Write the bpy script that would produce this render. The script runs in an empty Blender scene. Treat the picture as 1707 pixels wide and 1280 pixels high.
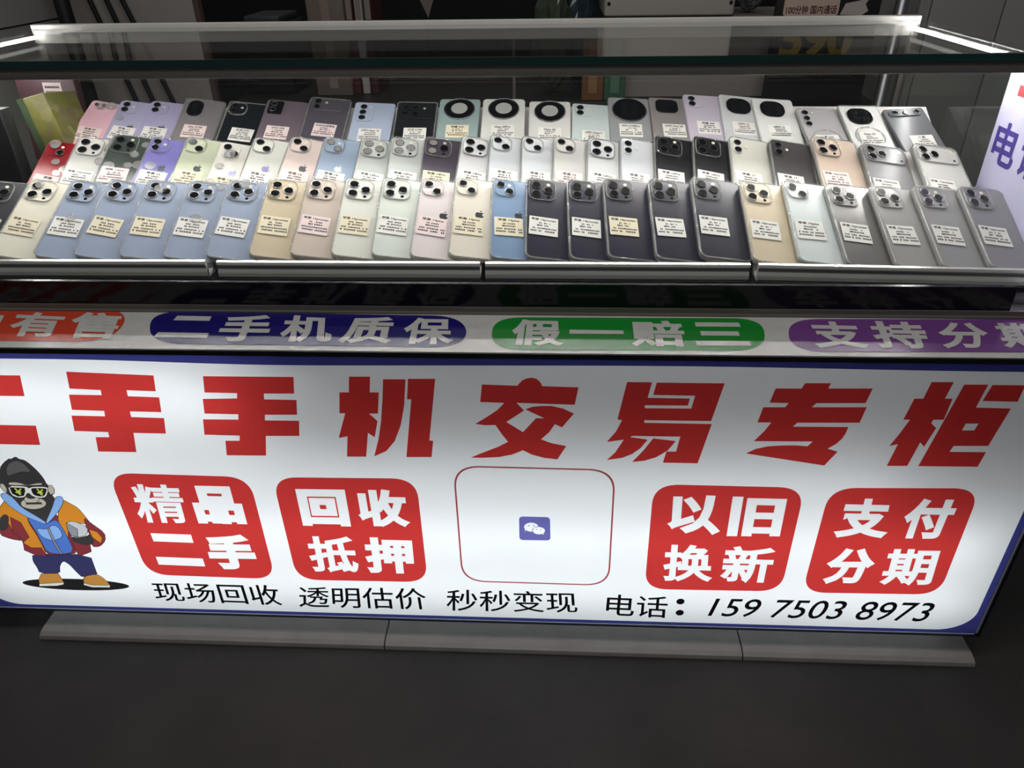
import bpy, math, random
import numpy as np
from mathutils import Vector, Matrix
from mathutils.geometry import delaunay_2d_cdt

S = bpy.context.scene
C = S.collection
random.seed(7)

# ------------------------------------------------------------------ camera
cam = bpy.data.cameras.new('camera')
cam.sensor_width = 36.0
cam.lens = 1241.0 / 1707.0 * 36.0
cam.clip_start = 0.02
cam_ob = bpy.data.objects.new('camera', cam)
C.objects.link(cam_ob)


def camera_matrix(pos, pitch, roll, yaw):
    p, r, y = math.radians(pitch), math.radians(roll), math.radians(yaw)
    Z = Matrix.Rotation(y, 3, 'Z')
    fwd = Z @ Vector((0, math.cos(p), -math.sin(p)))
    rt = Z @ Vector((1, 0, 0))
    up = Z @ Vector((0, math.sin(p), math.cos(p)))
    r2 = rt * math.cos(r) + up * math.sin(r)
    u2 = -rt * math.sin(r) + up * math.cos(r)
    m = Matrix((r2, u2, -fwd)).transposed().to_4x4()
    m.translation = pos
    return m


cam_ob.matrix_world = camera_matrix(Vector((0, 0, 0.945)), 31.57, -0.95, 3.2)
S.camera = cam_ob

# ------------------------------------------------------------------ world, exposure
W = bpy.data.worlds.new('night')
S.world = W
W.use_nodes = True
W.node_tree.nodes['Background'].inputs[0].default_value = (0.9, 0.95, 1.0, 1)
W.node_tree.nodes['Background'].inputs[1].default_value = 0.06
S.view_settings.view_transform = 'Standard'
S.view_settings.look = 'None'
S.view_settings.gamma = 1.0
S.view_settings.use_curve_mapping = False
S.view_settings.exposure = 0.0
S.cycles.max_bounces = 10
S.cycles.diffuse_bounces = 4
S.cycles.glossy_bounces = 4
S.cycles.transmission_bounces = 6
S.cycles.transparent_max_bounces = 24
S.cycles.caustics_reflective = False
S.cycles.caustics_refractive = False
S.cycles.sample_clamp_indirect = 3.0

SIDE_LED = 60.0       # the strips along the two side edges of the case
FRONT_LED = 130.0      # the strip under the front profile of the case
TUBE_A = 4.4          # three full tubes inside the sign box
TUBE_B = 4.4          # upper tube, only in the left part of the sign box


def area_lamp(name, loc, target, sx, sy, power, col=(1, 1, 1)):
    l = bpy.data.lights.new(name, 'AREA')
    l.shape = 'RECTANGLE'
    l.size, l.size_y, l.energy, l.color = sx, sy, power, col
    o = bpy.data.objects.new(name, l)
    C.objects.link(o)
    o.location = loc
    o.rotation_euler = (Vector(target) - Vector(loc)).to_track_quat('-Z', 'Y').to_euler()
    return o


# added unseen fill lights: behind the counter, and above its front for ledge and phones
area_lamp('added_rear_fill', (-.2, 3.2, 2.6), (0, 2.2, .5), 1.6, 0.3, 5.0, (1, .96, .9))
area_lamp('added_front_fill', (-.1, .35, 2.3), (-.1, .55, .5), 2.0, 0.4, 18.0, (1, .97, .93))


# ------------------------------------------------------------------ helpers
def lin(c):
    c = c / 255.0
    return c / 12.92 if c <= 0.04045 else ((c + 0.055) / 1.055) ** 2.4


def rgb(r, g, b):
    return (lin(r), lin(g), lin(b), 1.0)


def mat(name, col, rough=0.5, metal=0.0, coat=0.0, spec=0.5, var=0.08, scale=40.0, bump=0.0, rvar=0.06):
    """Principled surface with procedural variation of colour and gloss."""
    m = bpy.data.materials.new(name)
    m.use_nodes = True
    nt = m.node_tree
    b = nt.nodes['Principled BSDF']
    tc = nt.nodes.new('ShaderNodeTexCoord')
    nz = nt.nodes.new('ShaderNodeTexNoise')
    nz.inputs['Scale'].default_value = scale
    nz.inputs['Detail'].default_value = 4
    nt.links.new(tc.outputs['Object'], nz.inputs['Vector'])
    mx = nt.nodes.new('ShaderNodeMix')
    mx.data_type = 'RGBA'
    mx.inputs[6].default_value = tuple(min(1, c * (1 + var)) for c in col[:3]) + (1,)
    mx.inputs[7].default_value = tuple(c * (1 - var) for c in col[:3]) + (1,)
    nt.links.new(nz.outputs['Fac'], mx.inputs[0])
    nt.links.new(mx.outputs[2], b.inputs['Base Color'])
    mr = nt.nodes.new('ShaderNodeMapRange')
    mr.inputs['To Min'].default_value = max(0.02, rough - rvar)
    mr.inputs['To Max'].default_value = min(1, rough + rvar)
    nt.links.new(nz.outputs['Fac'], mr.inputs['Value'])
    nt.links.new(mr.outputs['Result'], b.inputs['Roughness'])
    b.inputs['Metallic'].default_value = metal
    b.inputs['Coat Weight'].default_value = coat
    b.inputs['Specular IOR Level'].default_value = spec
    if bump:
        bp = nt.nodes.new('ShaderNodeBump')
        bp.inputs['Strength'].default_value = bump
        bp.inputs['Distance'].default_value = 0.002
        nt.links.new(nz.outputs['Fac'], bp.inputs['Height'])
        nt.links.new(bp.outputs['Normal'], b.inputs['Normal'])
    return m


def clear_mat(name, tint=(1, 1, 1), rough=0.05, ior=1.5, body=0.0, bodycol=(.8, .8, .8, 1)):
    """thin clear glass or plastic: lets light straight through, reflects by Fresnel, may carry a little milkiness"""
    m = bpy.data.materials.new(name)
    m.use_nodes = True
    nt = m.node_tree
    nt.nodes.clear()
    out = nt.nodes.new('ShaderNodeOutputMaterial')
    tr = nt.nodes.new('ShaderNodeBsdfTransparent')
    tr.inputs[0].default_value = tuple(tint) + (1,)
    df = nt.nodes.new('ShaderNodeBsdfDiffuse')
    nz = nt.nodes.new('ShaderNodeTexNoise')
    nz.inputs['Scale'].default_value = 25
    cr = nt.nodes.new('ShaderNodeMix')
    cr.data_type = 'RGBA'
    cr.inputs[6].default_value = bodycol
    cr.inputs[7].default_value = tuple(c * .85 for c in bodycol[:3]) + (1,)
    nt.links.new(nz.outputs['Fac'], cr.inputs[0])
    nt.links.new(cr.outputs[2], df.inputs[0])
    m1 = nt.nodes.new('ShaderNodeMixShader')
    m1.inputs[0].default_value = body
    nt.links.new(tr.outputs[0], m1.inputs[1])
    nt.links.new(df.outputs[0], m1.inputs[2])
    gl = nt.nodes.new('ShaderNodeBsdfGlossy')
    gl.inputs['Roughness'].default_value = rough
    lw = nt.nodes.new('ShaderNodeLayerWeight')      # Schlick's law from the facing angle, the same from both sides of a pane
    pw = nt.nodes.new('ShaderNodeMath'); pw.operation = 'POWER'; pw.inputs[1].default_value = 5
    nt.links.new(lw.outputs['Facing'], pw.inputs[0])
    fr = nt.nodes.new('ShaderNodeMapRange')
    fr.inputs['To Min'].default_value = ((ior - 1) / (ior + 1)) ** 2
    lw.inputs['Blend'].default_value = .5
    nt.links.new(pw.outputs[0], fr.inputs['Value'])
    m2 = nt.nodes.new('ShaderNodeMixShader')
    nt.links.new(fr.outputs[0], m2.inputs[0])
    nt.links.new(m1.outputs[0], m2.inputs[1])
    nt.links.new(gl.outputs[0], m2.inputs[2])
    nt.links.new(m2.outputs[0], out.inputs[0])
    return m


def film_mat(name, col, trans=0.92, dcol=None):
    """backlit sheet or coloured film: passes light diffusely"""
    m = bpy.data.materials.new(name)
    m.use_nodes = True
    nt = m.node_tree
    nt.nodes.clear()
    out = nt.nodes.new('ShaderNodeOutputMaterial')
    t = nt.nodes.new('ShaderNodeBsdfTranslucent')
    d = nt.nodes.new('ShaderNodeBsdfDiffuse')
    nz = nt.nodes.new('ShaderNodeTexNoise')
    nz.inputs['Scale'].default_value = 9
    mx = nt.nodes.new('ShaderNodeMix')
    mx.data_type = 'RGBA'
    mx.inputs[6].default_value = tuple(min(1, c * 1.03) for c in col[:3]) + (1,)
    mx.inputs[7].default_value = tuple(c * .97 for c in col[:3]) + (1,)
    tc = nt.nodes.new('ShaderNodeTexCoord')
    nt.links.new(tc.outputs['Object'], nz.inputs['Vector'])
    nt.links.new(nz.outputs['Fac'], mx.inputs[0])
    nt.links.new(mx.outputs[2], t.inputs[0])
    d.inputs[0].default_value = dcol or col
    ms = nt.nodes.new('ShaderNodeMixShader')
    ms.inputs[0].default_value = 1 - trans
    nt.links.new(t.outputs[0], ms.inputs[1])
    nt.links.new(d.outputs[0], ms.inputs[2])
    nt.links.new(ms.outputs[0], out.inputs[0])
    return m


def lamp_mat(name, strength, col=(1, 1, 1)):
    m = bpy.data.materials.new(name)
    m.use_nodes = True
    nt = m.node_tree
    nt.nodes.clear()
    out = nt.nodes.new('ShaderNodeOutputMaterial')
    e = nt.nodes.new('ShaderNodeEmission')
    e.inputs[0].default_value = tuple(col) + (1,)
    e.inputs[1].default_value = strength
    nt.links.new(e.outputs[0], out.inputs[0])
    return m


class MB:
    """collects shapes into one mesh"""
    def __init__(s):
        s.v, s.f, s.m, s.sm = [], [], [], []

    def add(s, v, f, mi=0, smooth=False):
        o = len(s.v)
        s.v += [tuple(p) for p in v]
        for q in f:
            s.f.append([o + i for i in q]); s.m.append(mi); s.sm.append(smooth)
        return s

    def box(s, x0, x1, y0, y1, z0, z1, mi=0):
        v = [(x0, y0, z0), (x1, y0, z0), (x1, y1, z0), (x0, y1, z0), (x0, y0, z1), (x1, y0, z1), (x1, y1, z1), (x0, y1, z1)]
        return s.add(v, [(3, 2, 1, 0), (4, 5, 6, 7), (0, 1, 5, 4), (1, 2, 6, 5), (2, 3, 7, 6), (3, 0, 4, 7)], mi)

    def bbox(s, x0, x1, y0, y1, z0, z1, b=.002, mi=0):
        """box with bevelled edges, built as a rounded column"""
        return s.slab(x1 - x0, y1 - y0, b * 1.5, z0, z1, b, ((x0 + x1) / 2, (y0 + y1) / 2), 3, mi)

    def loft(s, loops, cap0=True, cap1=True, mi=0, smooth=True, closed=False):
        n = len(loops[0]); o = len(s.v)
        for l in loops: s.v += [tuple(p) for p in l]
        R = len(loops) if closed else len(loops) - 1
        for k in range(R):
            a, b = o + k * n, o + ((k + 1) % len(loops)) * n
            for i in range(n):
                j = (i + 1) % n
                s.f.append([a + i, a + j, b + j, b + i]); s.m.append(mi); s.sm.append(smooth)
        if cap0: s.f.append([o + i for i in reversed(range(n))]); s.m.append(mi); s.sm.append(False)
        if cap1: s.f.append([o + (len(loops) - 1) * n + i for i in range(n)]); s.m.append(mi); s.sm.append(False)
        return s

    def slab(s, w, h, r, z0, z1, b=.001, c=(0, 0), n=6, mi=0):
        L = []
        for ins, z in ((b, z0), (b * .3, z0 + b * .3), (0, z0 + b), (0, z1 - b), (b * .3, z1 - b * .3), (b, z1)):
            L.append([(x, y, z) for x, y in rrect(w - 2 * ins, h - 2 * ins, max(r - ins, .0002), n, c)])
        return s.loft(L, mi=mi)

    def disc(s, c, r, z0, z1, b=.0006, n=24, mi=0, ry=None):
        k = (ry or r) / r
        L = []
        for rr, z in ((r, z0), (r, z1 - b), (r - b * .5, z1 - b * .15), (r - b * 1.2, z1)):
            L.append([(c[0] + rr * math.cos(2 * math.pi * i / n), c[1] + k * rr * math.sin(2 * math.pi * i / n), z) for i in range(n)])
        return s.loft(L, mi=mi)

    def ring(s, c, r0, r1, z0, z1, n=28, mi=0):
        L = []
        d = (r1 - r0) * .25
        for rr, z in ((r0, z0), (r1, z0), (r1, z1 - d), (r1 - d, z1), (r0 + d, z1), (r0, z1 - d)):
            L.append([(c[0] + rr * math.cos(2 * math.pi * i / n), c[1] + rr * math.sin(2 * math.pi * i / n), z) for i in range(n)])
        return s.loft(L, False, False, mi, True, True)

    def tube(s, pts, r, n=10, mi=0):
        L = []
        for i, p in enumerate(pts):
            p = Vector(p)
            d = (Vector(pts[min(i + 1, len(pts) - 1)]) - Vector(pts[max(i - 1, 0)])).normalized()
            u = d.orthogonal().normalized() if i == 0 else (u - d * u.dot(d)).normalized()
            w = d.cross(u)
            L.append([p + r * (u * math.cos(2 * math.pi * k / n) + w * math.sin(2 * math.pi * k / n)) for k in range(n)])
        return s.loft(L, mi=mi)

    def prism_x(s, prof, x0, x1, mi=0):
        """profile given in (y, z), extruded along x"""
        n = len(prof)
        v = [(x0, y, z) for y, z in prof] + [(x1, y, z) for y, z in prof]
        f = [[i, (i + 1) % n, n + (i + 1) % n, n + i] for i in range(n)]
        f += [list(reversed(range(n))), list(range(n, 2 * n))]
        return s.add(v, f, mi)

    def mesh(s, name, mats):
        me = bpy.data.meshes.new(name)
        me.from_pydata(s.v, [], s.f)
        for m in (mats if isinstance(mats, (list, tuple)) else [mats]): me.materials.append(m)
        me.polygons.foreach_set('material_index', s.m)
        me.polygons.foreach_set('use_smooth', s.sm)
        me.validate()
        me.update()
        return me

    def obj(s, name, mats, parent=None):
        return put(name, s.mesh(name, mats), parent)


def rrect(w, h, r, n=6, c=(0, 0)):
    r = min(r, w / 2 - 1e-5, h / 2 - 1e-5)
    P = []
    for cx, cy, a in ((w / 2 - r, h / 2 - r, 0), (-w / 2 + r, h / 2 - r, 90), (-w / 2 + r, -h / 2 + r, 180), (w / 2 - r, -h / 2 + r, 270)):
        for i in range(n + 1):
            t = math.radians(a + 90 * i / n)
            P.append((c[0] + cx + r * math.cos(t), c[1] + cy + r * math.sin(t)))
    return P


def put(name, me, parent=None):
    o = bpy.data.objects.new(name, me)
    C.objects.link(o)
    if parent: o.parent = parent
    return o


def tag(o, label, cat, group=None):
    o['label'] = label; o['category'] = cat
    if group: o['group'] = group
    return o


def thing(name, label, cat, loc=(0, 0, 0), group=None):
    o = bpy.data.objects.new(name, None)
    o.empty_display_size = .02
    C.objects.link(o)
    o.location = loc
    return tag(o, label, cat, group)


def struct(o):
    o['kind'] = 'structure'
    return o


# ------------------------------------------------------------------ lettering
_gl = {}


def grow(l, d):
    """moves every vertex of an outline along its mitre"""
    n = len(l); out = []
    for i in range(n):
        a, b, c = Vector(l[i - 1]), Vector(l[i]), Vector(l[(i + 1) % n])
        e0, e1 = (b - a), (c - b)
        if e0.length < 1e-6 or e1.length < 1e-6: out.append(tuple(b)); continue
        n0 = Vector((e0.y, -e0.x)).normalized(); n1 = Vector((e1.y, -e1.x)).normalized()
        m = n0 + n1
        if m.length < .3: out.append(tuple(b + n0 * d)); continue
        m.normalize()
        out.append(tuple(b + m * d / max(.5, m.dot(n0))))
    return out


def glyph_loops(s, off=0.0, res=4):
    """outline loops of a string, scaled to a unit square; outer loops run counter-clockwise, holes clockwise"""
    k = (s, off, res)
    if k in _gl: return _gl[k]
    cu = bpy.data.curves.new('lettering', 'FONT')
    cu.body = s; cu.resolution_u = res; cu.size = 1
    o = bpy.data.objects.new('lettering', cu)
    C.objects.link(o)
    ev = o.evaluated_get(bpy.context.evaluated_depsgraph_get())
    me = ev.to_mesh()
    V = [(v.co.x, v.co.y) for v in me.vertices]
    cnt = {}
    for p in me.polygons:
        vs = list(p.vertices)
        if p.normal.z < 0: vs.reverse()
        for a, b in zip(vs, vs[1:] + vs[:1]):
            cnt.setdefault((min(a, b), max(a, b)), []).append((a, b))
    nxt = {}
    for e, l in cnt.items():
        if len(l) == 1: nxt.setdefault(l[0][0], []).append(l[0][1])
    loops = []
    while nxt:
        a = next(iter(nxt)); L = [a]
        while a in nxt:
            b = nxt[a].pop()
            if not nxt[a]: del nxt[a]
            if b == L[0]: break
            L.append(b); a = b
        if len(L) > 2: loops.append([V[i] for i in L])
    ev.to_mesh_clear()
    bpy.data.objects.remove(o); bpy.data.curves.remove(cu)
    if off: loops = [grow(l, off) for l in loops]
    xs = [p[0] for l in loops for p in l]; ys = [p[1] for l in loops for p in l]
    x0, x1, y0, y1 = min(xs), max(xs), min(ys), max(ys)
    loops = [[((x - x0) / (x1 - x0), (y - y0) / max(1e-6, y1 - y0)) for x, y in l] for l in loops]
    _gl[k] = loops
    return loops


def warp(loops, q):
    """unit square -> quad given as top left, top right, bottom right, bottom left"""
    tl, tr, br, bl = [Vector(p) for p in q]
    out = []
    for l in loops:
        out.append([tuple((bl * (1 - u) + br * u) * (1 - v) + (tl * (1 - u) + tr * u) * v) for u, v in l])
    return out


def ccw(l):
    a = sum(l[i - 1][0] * l[i][1] - l[i][0] * l[i - 1][1] for i in range(len(l)))
    return list(l) if a > 0 else list(reversed(l))


def winding(P, loops):
    """winding number of each point of P with respect to a set of loops"""
    E = np.array([(l[i - 1][0], l[i - 1][1], l[i][0], l[i][1]) for l in loops for i in range(len(l))])
    x0, y0, x1, y1 = E.T
    px, py = P[:, :1], P[:, 1:]
    side = (x1 - x0) * (py - y0) - (px - x0) * (y1 - y0)
    up = (y0 <= py) & (y1 > py) & (side > 0)
    dn = (y0 > py) & (y1 <= py) & (side < 0)
    return up.sum(1) - dn.sum(1)


def fill(layers):
    """cuts the plane along all loops; the topmost layer whose loops wind round a triangle decides it (None = cut out)"""
    pts, edges = [], []
    for loops, mi in layers:
        for l in loops:
            o = len(pts)
            pts += [Vector(p) for p in l]
            edges += [(o + i, o + (i + 1) % len(l)) for i in range(len(l))]
    r = delaunay_2d_cdt(pts, edges, [], 0, 1e-7, True)
    V = np.array([tuple(p) for p in r[0]])
    T = [list(f) for f in r[2]]
    cen = np.array([V[f].mean(0) for f in T])
    res = np.full(len(T), -1)
    for loops, mi in layers:
        res[winding(cen, loops) != 0] = -1 if mi is None else mi
    F = [f for f, k in zip(T, res) if k >= 0]
    M = [int(k) for k in res if k >= 0]
    used = sorted({i for f in F for i in f}); new = {j: i for i, j in enumerate(used)}
    return [r[0][j] for j in used], [[new[i] for i in f] for f in F], M


def film(name, layers, mats, to3d, parent):
    """flat sheet of one or more colours; layers are (loops, material index or None), the later ones on top"""
    V, F, M = fill(layers)
    b = MB()
    b.add([to3d(p) for p in V], F)
    b.m = M
    return b.obj(name, mats, parent)


def rquad(q, rad, n=8):
    """quad with rounded corners"""
    P = [Vector(p) for p in q]; out = []
    for i in range(4):
        a, b, c = P[i - 1], P[i], P[(i + 1) % 4]
        d0, d1 = (a - b).normalized(), (c - b).normalized()
        p0, p1 = b + d0 * rad, b + d1 * rad
        for k in range(n + 1):
            t = k / n
            out.append(tuple(p0 * (1 - t) ** 2 + b * (2 * t * (1 - t)) * .98 + b * .02 * (2 * t * (1 - t)) + p1 * t * t))
    return out


def text_mesh(name, s, q, m, to3d, parent, off=0.0, res=3):
    return film(name, [(warp(glyph_loops(s, off, res), q), 0)], [m], to3d, parent)

# ------------------------------------------------------------------ measured outlines, in metres
HEADLINE = [[(-0.7314, 0.4785), (-0.6543, 0.4787), (-0.6598, 0.4481), (-0.7372, 0.448)], [(-0.777, 0.4035), (-0.6613, 0.4028), (-0.6667, 0.3717), (-0.783, 0.3723)], [(-0.5932, 0.485), (-0.4838, 0.4811), (-0.4872, 0.458), (-0.5242, 0.459), (-0.5252, 0.4502), (-0.4853, 0.4491), (-0.4884, 0.4267), (-0.5292, 0.4272), (-0.5301, 0.4186), (-0.4874, 0.4177), (-0.4913, 0.3934), (-0.5342, 0.3937), (-0.5391, 0.3627), (-0.5909, 0.3626), (-0.587, 0.386), (-0.5687, 0.3863), (-0.5677, 0.3943), (-0.6123, 0.3953), (-0.6083, 0.4195), (-0.5642, 0.4191), (-0.5627, 0.4273), (-0.6047, 0.4284), (-0.601, 0.4513), (-0.5586, 0.4513), (-0.5577, 0.4587), (-0.5972, 0.4603)], [(-0.4185, 0.3601), (-0.4151, 0.3836), (-0.3963, 0.384), (-0.3946, 0.3921), (-0.4406, 0.3927), (-0.4369, 0.4168), (-0.3911, 0.4171), (-0.3894, 0.4252), (-0.4328, 0.4256), (-0.4299, 0.4477), (-0.3859, 0.4491), (-0.3843, 0.4569), (-0.4254, 0.4572), (-0.4217, 0.4809), (-0.3089, 0.4814), (-0.3124, 0.4574), (-0.3505, 0.4568), (-0.3517, 0.4483), (-0.3109, 0.4481), (-0.3139, 0.4259), (-0.3552, 0.4251), (-0.3567, 0.4166), (-0.3129, 0.4167), (-0.3164, 0.3932), (-0.3603, 0.3923), (-0.3659, 0.3607)], [(-0.2405, 0.4828), (-0.2145, 0.4832), (-0.2177, 0.4606), (-0.2064, 0.4608), (-0.2108, 0.4295), (-0.2222, 0.4293), (-0.2126, 0.418), (-0.219, 0.3932), (-0.227, 0.3996), (-0.2336, 0.3619), (-0.2589, 0.3613), (-0.254, 0.3937), (-0.2657, 0.3911), (-0.2588, 0.4107), (-0.2522, 0.4292), (-0.2595, 0.4291), (-0.2553, 0.46), (-0.2436, 0.4602)], [(-0.1992, 0.4797), (-0.1716, 0.4801), (-0.1767, 0.4418), (-0.1838, 0.4121), (-0.1939, 0.3873), (-0.2063, 0.3714), (-0.223, 0.3626), (-0.2144, 0.3904), (-0.2081, 0.4186), (-0.2026, 0.4525)], [(-0.1686, 0.4808), (-0.1354, 0.4813), (-0.1491, 0.3894), (-0.1443, 0.389), (-0.1481, 0.363), (-0.181, 0.3623), (-0.1671, 0.4513), (-0.1723, 0.4512)], [(-0.0791, 0.4741), (-0.0362, 0.473), (-0.0342, 0.4759), (-0.0301, 0.4808), (-0.025, 0.4834), (-0.0193, 0.4845), (-0.0139, 0.4834), (-0.0098, 0.4801), (-0.0071, 0.4754), (-0.0063, 0.4728), (0.0373, 0.4718), (0.0336, 0.4467), (-0.0375, 0.4483), (-0.0283, 0.4373), (-0.0505, 0.4197), (-0.0299, 0.4047), (-0.0137, 0.426), (-0.0037, 0.4262), (-0.0268, 0.439), (-0.0179, 0.4429), (-0.0065, 0.4443), (0.0048, 0.4445), (0.0193, 0.4411), (0.033, 0.4338), (0.0189, 0.4129), (0.0098, 0.4175), (0.0032, 0.4054), (-0.0072, 0.394), (0.0056, 0.3885), (0.0248, 0.3841), (0.0139, 0.3628), (-0.0027, 0.3649), (-0.0179, 0.3694), (-0.0301, 0.3764), (-0.0438, 0.3694), (-0.0612, 0.3649), (-0.0808, 0.3634), (-0.0978, 0.3631), (-0.0805, 0.3721), (-0.063, 0.3805), (-0.0489, 0.3892), (-0.0561, 0.4003), (-0.0612, 0.4093), (-0.0643, 0.4149), (-0.0759, 0.4142), (-0.0896, 0.416), (-0.0745, 0.4269), (-0.0616, 0.4372), (-0.0526, 0.448), (-0.0821, 0.4488)], [(0.0949, 0.4802), (0.1244, 0.4802), (0.121, 0.4582), (0.1715, 0.458), (0.1701, 0.4478), (0.1184, 0.4474), (0.1188, 0.4432), (0.1747, 0.4435), (0.1772, 0.462), (0.1273, 0.4624), (0.1299, 0.4798), (0.2099, 0.48), (0.2008, 0.4256), (0.1195, 0.4254), (0.1198, 0.4216), (0.2021, 0.4213), (0.1919, 0.3605), (0.1481, 0.3606), (0.1509, 0.3783), (0.1629, 0.3785), (0.1658, 0.4016), (0.1064, 0.4014), (0.104, 0.3996), (0.115, 0.398), (0.126, 0.3961), (0.1182, 0.3829), (0.1083, 0.3734), (0.096, 0.367), (0.0769, 0.3633), (0.0869, 0.3756), (0.0963, 0.3955), (0.0754, 0.3917), (0.0861, 0.4082), (0.0923, 0.4249), (0.0867, 0.426)], [(0.1327, 0.3983), (0.1609, 0.3947), (0.1523, 0.3796), (0.1384, 0.3687), (0.124, 0.363), (0.1092, 0.3608), (0.1226, 0.3803)], [(0.3034, 0.4816), (0.3332, 0.482), (0.3315, 0.4746), (0.3828, 0.4754), (0.3793, 0.4548), (0.3217, 0.4538), (0.3176, 0.4479), (0.3819, 0.449), (0.3786, 0.4264), (0.3045, 0.4251), (0.3006, 0.4192), (0.3667, 0.4199), (0.3656, 0.4103), (0.363, 0.4022), (0.3572, 0.3939), (0.3485, 0.3869), (0.3618, 0.3825), (0.3499, 0.3605), (0.2498, 0.3774), (0.2609, 0.3846), (0.2755, 0.389), (0.2927, 0.3907), (0.3101, 0.3911), (0.3233, 0.39), (0.3288, 0.3974), (0.2568, 0.3965), (0.2674, 0.4124), (0.2735, 0.425), (0.2568, 0.4247), (0.2603, 0.4469), (0.2861, 0.4474), (0.2892, 0.4533), (0.2666, 0.4537), (0.2704, 0.4737), (0.3005, 0.4741)], [(0.4477, 0.4852), (0.4729, 0.4856), (0.4693, 0.4626), (0.4781, 0.4627), (0.4763, 0.4326), (0.4643, 0.4324), (0.4632, 0.4272), (0.4708, 0.4203), (0.4642, 0.3921), (0.4578, 0.3987), (0.4516, 0.3622), (0.4266, 0.3616), (0.4318, 0.3955), (0.4223, 0.3926), (0.4302, 0.4121), (0.4368, 0.4319), (0.429, 0.4318), (0.4341, 0.462), (0.4444, 0.4622)], [(0.4856, 0.4823), (0.5128, 0.4827), (0.5084, 0.4506), (0.549, 0.45), (0.5401, 0.395), (0.4989, 0.3941), (0.4966, 0.3851), (0.5403, 0.3855), (0.5372, 0.3627), (0.4651, 0.3622)], [(0.5035, 0.4274), (0.5185, 0.4277), (0.5163, 0.4177), (0.5021, 0.4174)], [(0.5176, 0.4823), (0.5546, 0.4824), (0.5536, 0.4597), (0.5131, 0.46)]]
BADGES = [([(-0.5887, 0.3273), (-0.3961, 0.3243), (-0.3949, 0.134), (-0.5864, 0.1368)], [('精', [(-0.5652, 0.3087), (-0.4957, 0.3084), (-0.4982, 0.2396), (-0.5693, 0.2393)]), ('品', [(-0.4854, 0.3078), (-0.4156, 0.3075), (-0.4154, 0.2398), (-0.485, 0.24)]), ('二', [(-0.5656, 0.2194), (-0.4953, 0.2181), (-0.4951, 0.1563), (-0.5642, 0.1577)]), ('手', [(-0.4839, 0.2198), (-0.4171, 0.2207), (-0.4144, 0.1526), (-0.4852, 0.1514)])]), ([(-0.3645, 0.325), (-0.1711, 0.3271), (-0.1698, 0.1357), (-0.3628, 0.1339)], [('回', [(-0.3369, 0.3054), (-0.2694, 0.3059), (-0.2691, 0.2403), (-0.3367, 0.2399)]), ('收', [(-0.2568, 0.3078), (-0.1862, 0.3075), (-0.1855, 0.2415), (-0.2559, 0.2405)]), ('抵', [(-0.3371, 0.2202), (-0.2681, 0.2218), (-0.2674, 0.151), (-0.3375, 0.1505)]), ('押', [(-0.2558, 0.2211), (-0.1862, 0.2208), (-0.1872, 0.1521), (-0.2565, 0.1514)])]), ([(0.1395, 0.3254), (0.333, 0.3241), (0.3347, 0.1352), (0.1427, 0.1329)], [('以', [(0.161, 0.3081), (0.2311, 0.3084), (0.2353, 0.2387), (0.164, 0.2423)]), ('旧', [(0.2435, 0.3072), (0.3138, 0.3069), (0.3154, 0.2388), (0.2447, 0.2379)]), ('换', [(0.1639, 0.2203), (0.2308, 0.2207), (0.2361, 0.1505), (0.1659, 0.1498)]), ('新', [(0.2445, 0.22), (0.3147, 0.2198), (0.3156, 0.1506), (0.2459, 0.1501)])]), ([(0.3645, 0.3247), (0.5516, 0.3285), (0.5533, 0.1369), (0.3646, 0.1342)], [('支', [(0.3853, 0.3082), (0.4499, 0.3081), (0.456, 0.24), (0.3842, 0.2397)]), ('付', [(0.4684, 0.3098), (0.5322, 0.3102), (0.53, 0.2414), (0.4707, 0.2405)]), ('分', [(0.3875, 0.2207), (0.4527, 0.2214), (0.4504, 0.1534), (0.3868, 0.152)]), ('期', [(0.4626, 0.2211), (0.532, 0.2225), (0.5365, 0.1535), (0.4661, 0.1525)])])]
SCAN_FRAME = [(-0.1215, 0.3501), (0.0892, 0.3482), (0.0921, 0.1374), (-0.1199, 0.139)]
CHAT_LOGO = [(-0.0362, 0.2652), (0.0057, 0.2652), (0.0069, 0.2227), (-0.036, 0.2222)]
SMALL_LINES = [('现场回收', [(-0.5865, 0.1214), (-0.3958, 0.1213), (-0.3938, 0.0781), (-0.5884, 0.0814)]), ('透明估价', [(-0.3629, 0.1201), (-0.1759, 0.1227), (-0.1737, 0.0776), (-0.3694, 0.0758)]), ('秒秒变现', [(-0.1434, 0.1226), (0.0454, 0.1227), (0.0491, 0.0797), (-0.1462, 0.0768)]), ('电话', [(0.0906, 0.1207), (0.1781, 0.1188), (0.1798, 0.0736), (0.0898, 0.0761)]), (':', [(0.1917, 0.1143), (0.2008, 0.1139), (0.2023, 0.0806), (0.193, 0.081)]), ('159 7503 8973', [(0.2468, 0.1178), (0.5564, 0.1201), (0.5488, 0.081), (0.2383, 0.0805)])]
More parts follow.
